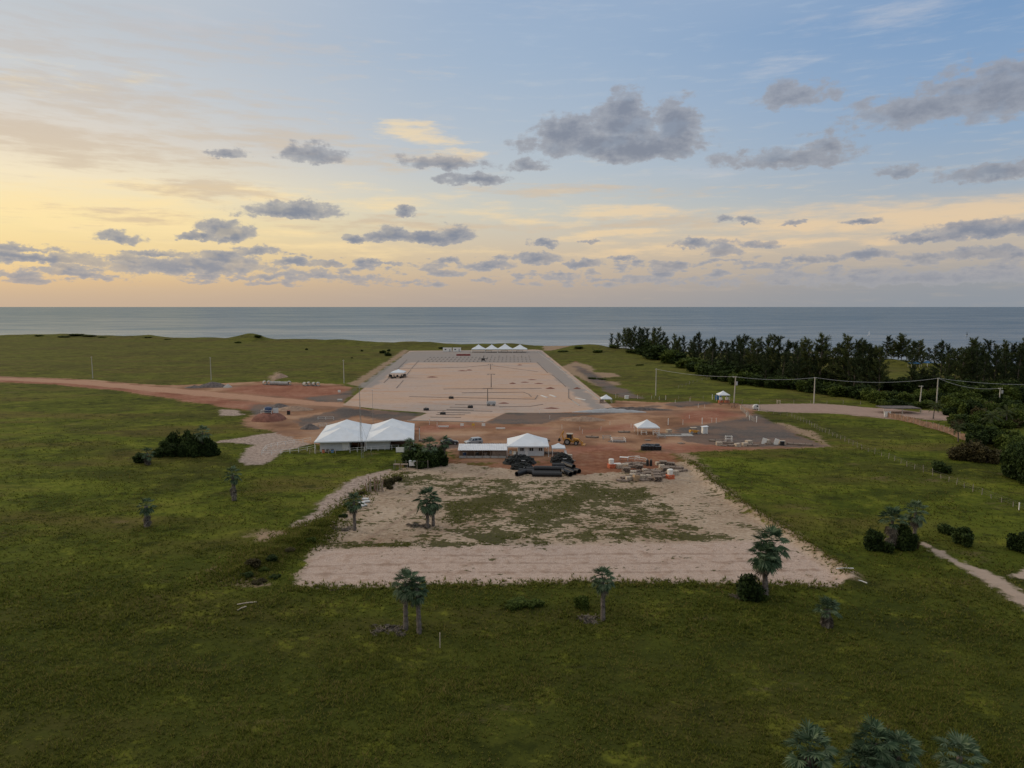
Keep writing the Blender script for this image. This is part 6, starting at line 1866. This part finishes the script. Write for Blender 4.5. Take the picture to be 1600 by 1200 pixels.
for (px, py, tp) in ((1384, 568, 527), (1392, 568, 533), (1403, 568, 523), (1408, 569, 526), (1416, 569, 530), (1425, 569, 531), (1434, 569, 530), (1441, 570, 532), (1452, 571, 540), (1460, 572, 541), (1290, 564, 532), (1284, 563, 536), (1310, 565, 533), (1322, 566, 535), (1395, 569, 536), (1430, 570, 537)):
    cas(px, py, tp, GD, 'casuarinas of the thin shore row', 1.3)
GE = 'casuarina in the wide dark mass at the right end of the tree row'
for (px, py, tp) in ((1470, 590, 529), (1476, 592, 534), (1484, 588, 537), (1492, 592, 540), (1500, 590, 541), (1508, 592, 536), (1516, 592, 528), (1522, 594, 531), (1529, 590, 530), (1537, 592, 537), (1546, 593, 533), (1556, 594, 537), (1563, 596, 536), (1570, 594, 540), (1577, 596, 540), (1586, 597, 532), (1594, 598, 531), (1602, 598, 535), (1612, 600, 534), (1480, 606, 545), (1500, 608, 546), (1518, 608, 544), (1535, 610, 548), (1552, 610, 546), (1570, 612, 548), (1588, 612, 547), (1604, 614, 545), (1512, 600, 538), (1526, 602, 540)):
    cas(px, py, tp, GE, 'casuarinas of the right mass')
GF = 'shorter casuarina standing before the bright meadow, left of the tallest power pole'
for (px, py, tp) in ((1428, 612, 570), (1420, 613, 578), (1436, 612, 576), (1450, 612, 572), (1456, 612, 568), (1412, 614, 585)):
    cas(px, py, tp, GF, 'casuarinas before the bright meadow', 1.5)

# ------------------------------------------------------------------ grass tufts over the near and middle ground
def build_grass():
    rng = np.random.default_rng(3)
    def make(name, N, ylo, yhi, hmin, hmax, wid, blades, mat, power, given=None):
        if given is not None: ylo, yhi = 900, 901
        py = ylo + (yhi - ylo) * rng.random(N) ** power
        px = rng.uniform(-260, 1860, N)
        yc = (600 - py) / FPX
        c, s = math.cos(PITCH), math.sin(PITCH)
        t = CAM_H / (s - yc * c)
        x = (px - 800) / FPX * t; y = (c + yc * s) * t
        ok = np.ones(N, bool)
        for k in ('sand', 'lot', 'dirt', 'path', 'track', 'asph', 'pink', 'red'):
            for p in ZW[k]:
                ok &= sdf(x, y, p) < -0.2 + 1.2 * (vnoise(x, y) - .5)
        dens = fbm(x / 7.0, y / 7.0, 3) + .5 * fbm(x / 1.5 + 5, y / 1.5, 2)
        ok &= dens > rng.uniform(-.42, .22, N)
        x, y, dens = x[ok], y[ok], dens[ok]; N = len(x)
        if given is not None:
            x, y = given; N = len(x); dens = np.zeros(N)
        z = H(x, y)
        V = []; 
        hgt = rng.uniform(hmin, hmax, N) * (1 + 1.1 * np.clip(dens, -.3, .5))
        for b in range(blades):
            a = rng.uniform(0, 2 * PI, N); lean = rng.uniform(.4, 1.3, N) * hgt
            r0 = rng.uniform(0, .14, N) * wid * 6
            bx = x + r0 * np.cos(a + 2); by = y + r0 * np.sin(a + 2)
            w = wid * rng.uniform(.6, 1.3, N)
            sx, sy = -np.sin(a) * w, np.cos(a) * w
            p0 = np.stack([bx - sx, by - sy, z - .02], 1); p1 = np.stack([bx + sx, by + sy, z - .02], 1)
            p2 = np.stack([bx + np.cos(a) * lean, by + np.sin(a) * lean, z + hgt * rng.uniform(.7, 1.1, N)], 1)
            V.append(np.stack([p0, p1, p2], 1))
        V = np.concatenate(V, 0); nt = len(V)
        me = bpy.data.meshes.new(name)
        me.vertices.add(nt * 3); me.vertices.foreach_set('co', V.reshape(-1).astype(np.float32))
        me.loops.add(nt * 3); me.loops.foreach_set('vertex_index', np.arange(nt * 3, dtype=np.int32))
        me.polygons.add(nt); me.polygons.foreach_set('loop_start', np.arange(0, nt * 3, 3, dtype=np.int32)); me.polygons.foreach_set('loop_total', np.full(nt, 3, dtype=np.int32))
        me.materials.append(M['grass'])
        me.update(calc_edges=True)
        o = bpy.data.objects.new(name, me); COL.objects.link(o)
        return o
    def weeds():
        rng2 = np.random.default_rng(8)
        N = 60000
        py = rng2.uniform(728, 915, N); px = rng2.uniform(470, 1300, N)
        q = np.array([flat(a, b) for a, b in zip(px, py)])
        x, y = q[:, 0], q[:, 1]
        s = np.max([sdf(x, y, p) for p in ZW['sand']], 0)
        pt = np.max([sdf(x, y, p) for p in ZW['patch']], 0); tf = np.max([sdf(x, y, p) for p in ZW['turf']], 0); st = np.max([sdf(x, y, p) for p in ZW['strip']], 0)
        d = fbm(x / 5.0, y / 3.5, 3) + .8 * fbm(x / 1.2 + 4, y / .9, 2) + np.where(pt > 0, .10, -.12) + np.where(tf > 0, .22, 0) - np.where(st > 0, .15, 0)
        ok = (s > .3) & (d > .22)
        return x[ok], y[ok]
    wx, wy = weeds()
    tag(make('weeds', len(wx), 0, 0, .08, .26, .045, 4, 'grass', 1.0, (wx, wy)), 'low green and brown weeds scattered over the pale sand lot', 'weeds', kind='stuff')
    bx = []; by = []
    for line, n, sp in ((DITCH, 6500, 2.0), (W([(500, 825), (520, 806), (545, 788), (572, 766), (600, 752), (625, 742)]), 1500, 1.3), (W([(450, 918), (520, 920), (620, 918), (700, 915), (800, 915), (900, 910), (1000, 912), (1100, 915), (1220, 914), (1312, 918)]), 1600, .9), (W([(1080, 722), (1114, 755), (1164, 790), (1206, 816), (1262, 850), (1330, 903)]), 900, .8)):
        sl = np.concatenate([[0], np.cumsum(np.hypot(*np.diff(line, axis=0).T))])
        u = rng.random(n) * sl[-1]
        bx.append(np.interp(u, sl, line[:, 0]) + rng.normal(0, sp, n)); by.append(np.interp(u, sl, line[:, 1]) + rng.normal(0, sp, n))
    bx = np.concatenate(bx); by = np.concatenate(by)
    tag(make('bank_grass', len(bx), 0, 0, .16, .48, .07, 5, 'grass', 1.0, (bx, by)), 'rough tall grass along the banks and edges of the sand lot', 'grass', kind='stuff')
    tag(make('tussock_grass', 30000, 645, 1000, .14, .34, .08, 5, 'grass', 1.0), 'taller clumps of tussock grass over the fields beside the sand lot', 'grass', kind='stuff')
    tag(make('grass', 190000, 690, 1290, .10, .34, .035, 4, 'grass', 1.0), 'uneven green and brownish grass covering the near field', 'grass', kind='stuff')
build_grass()
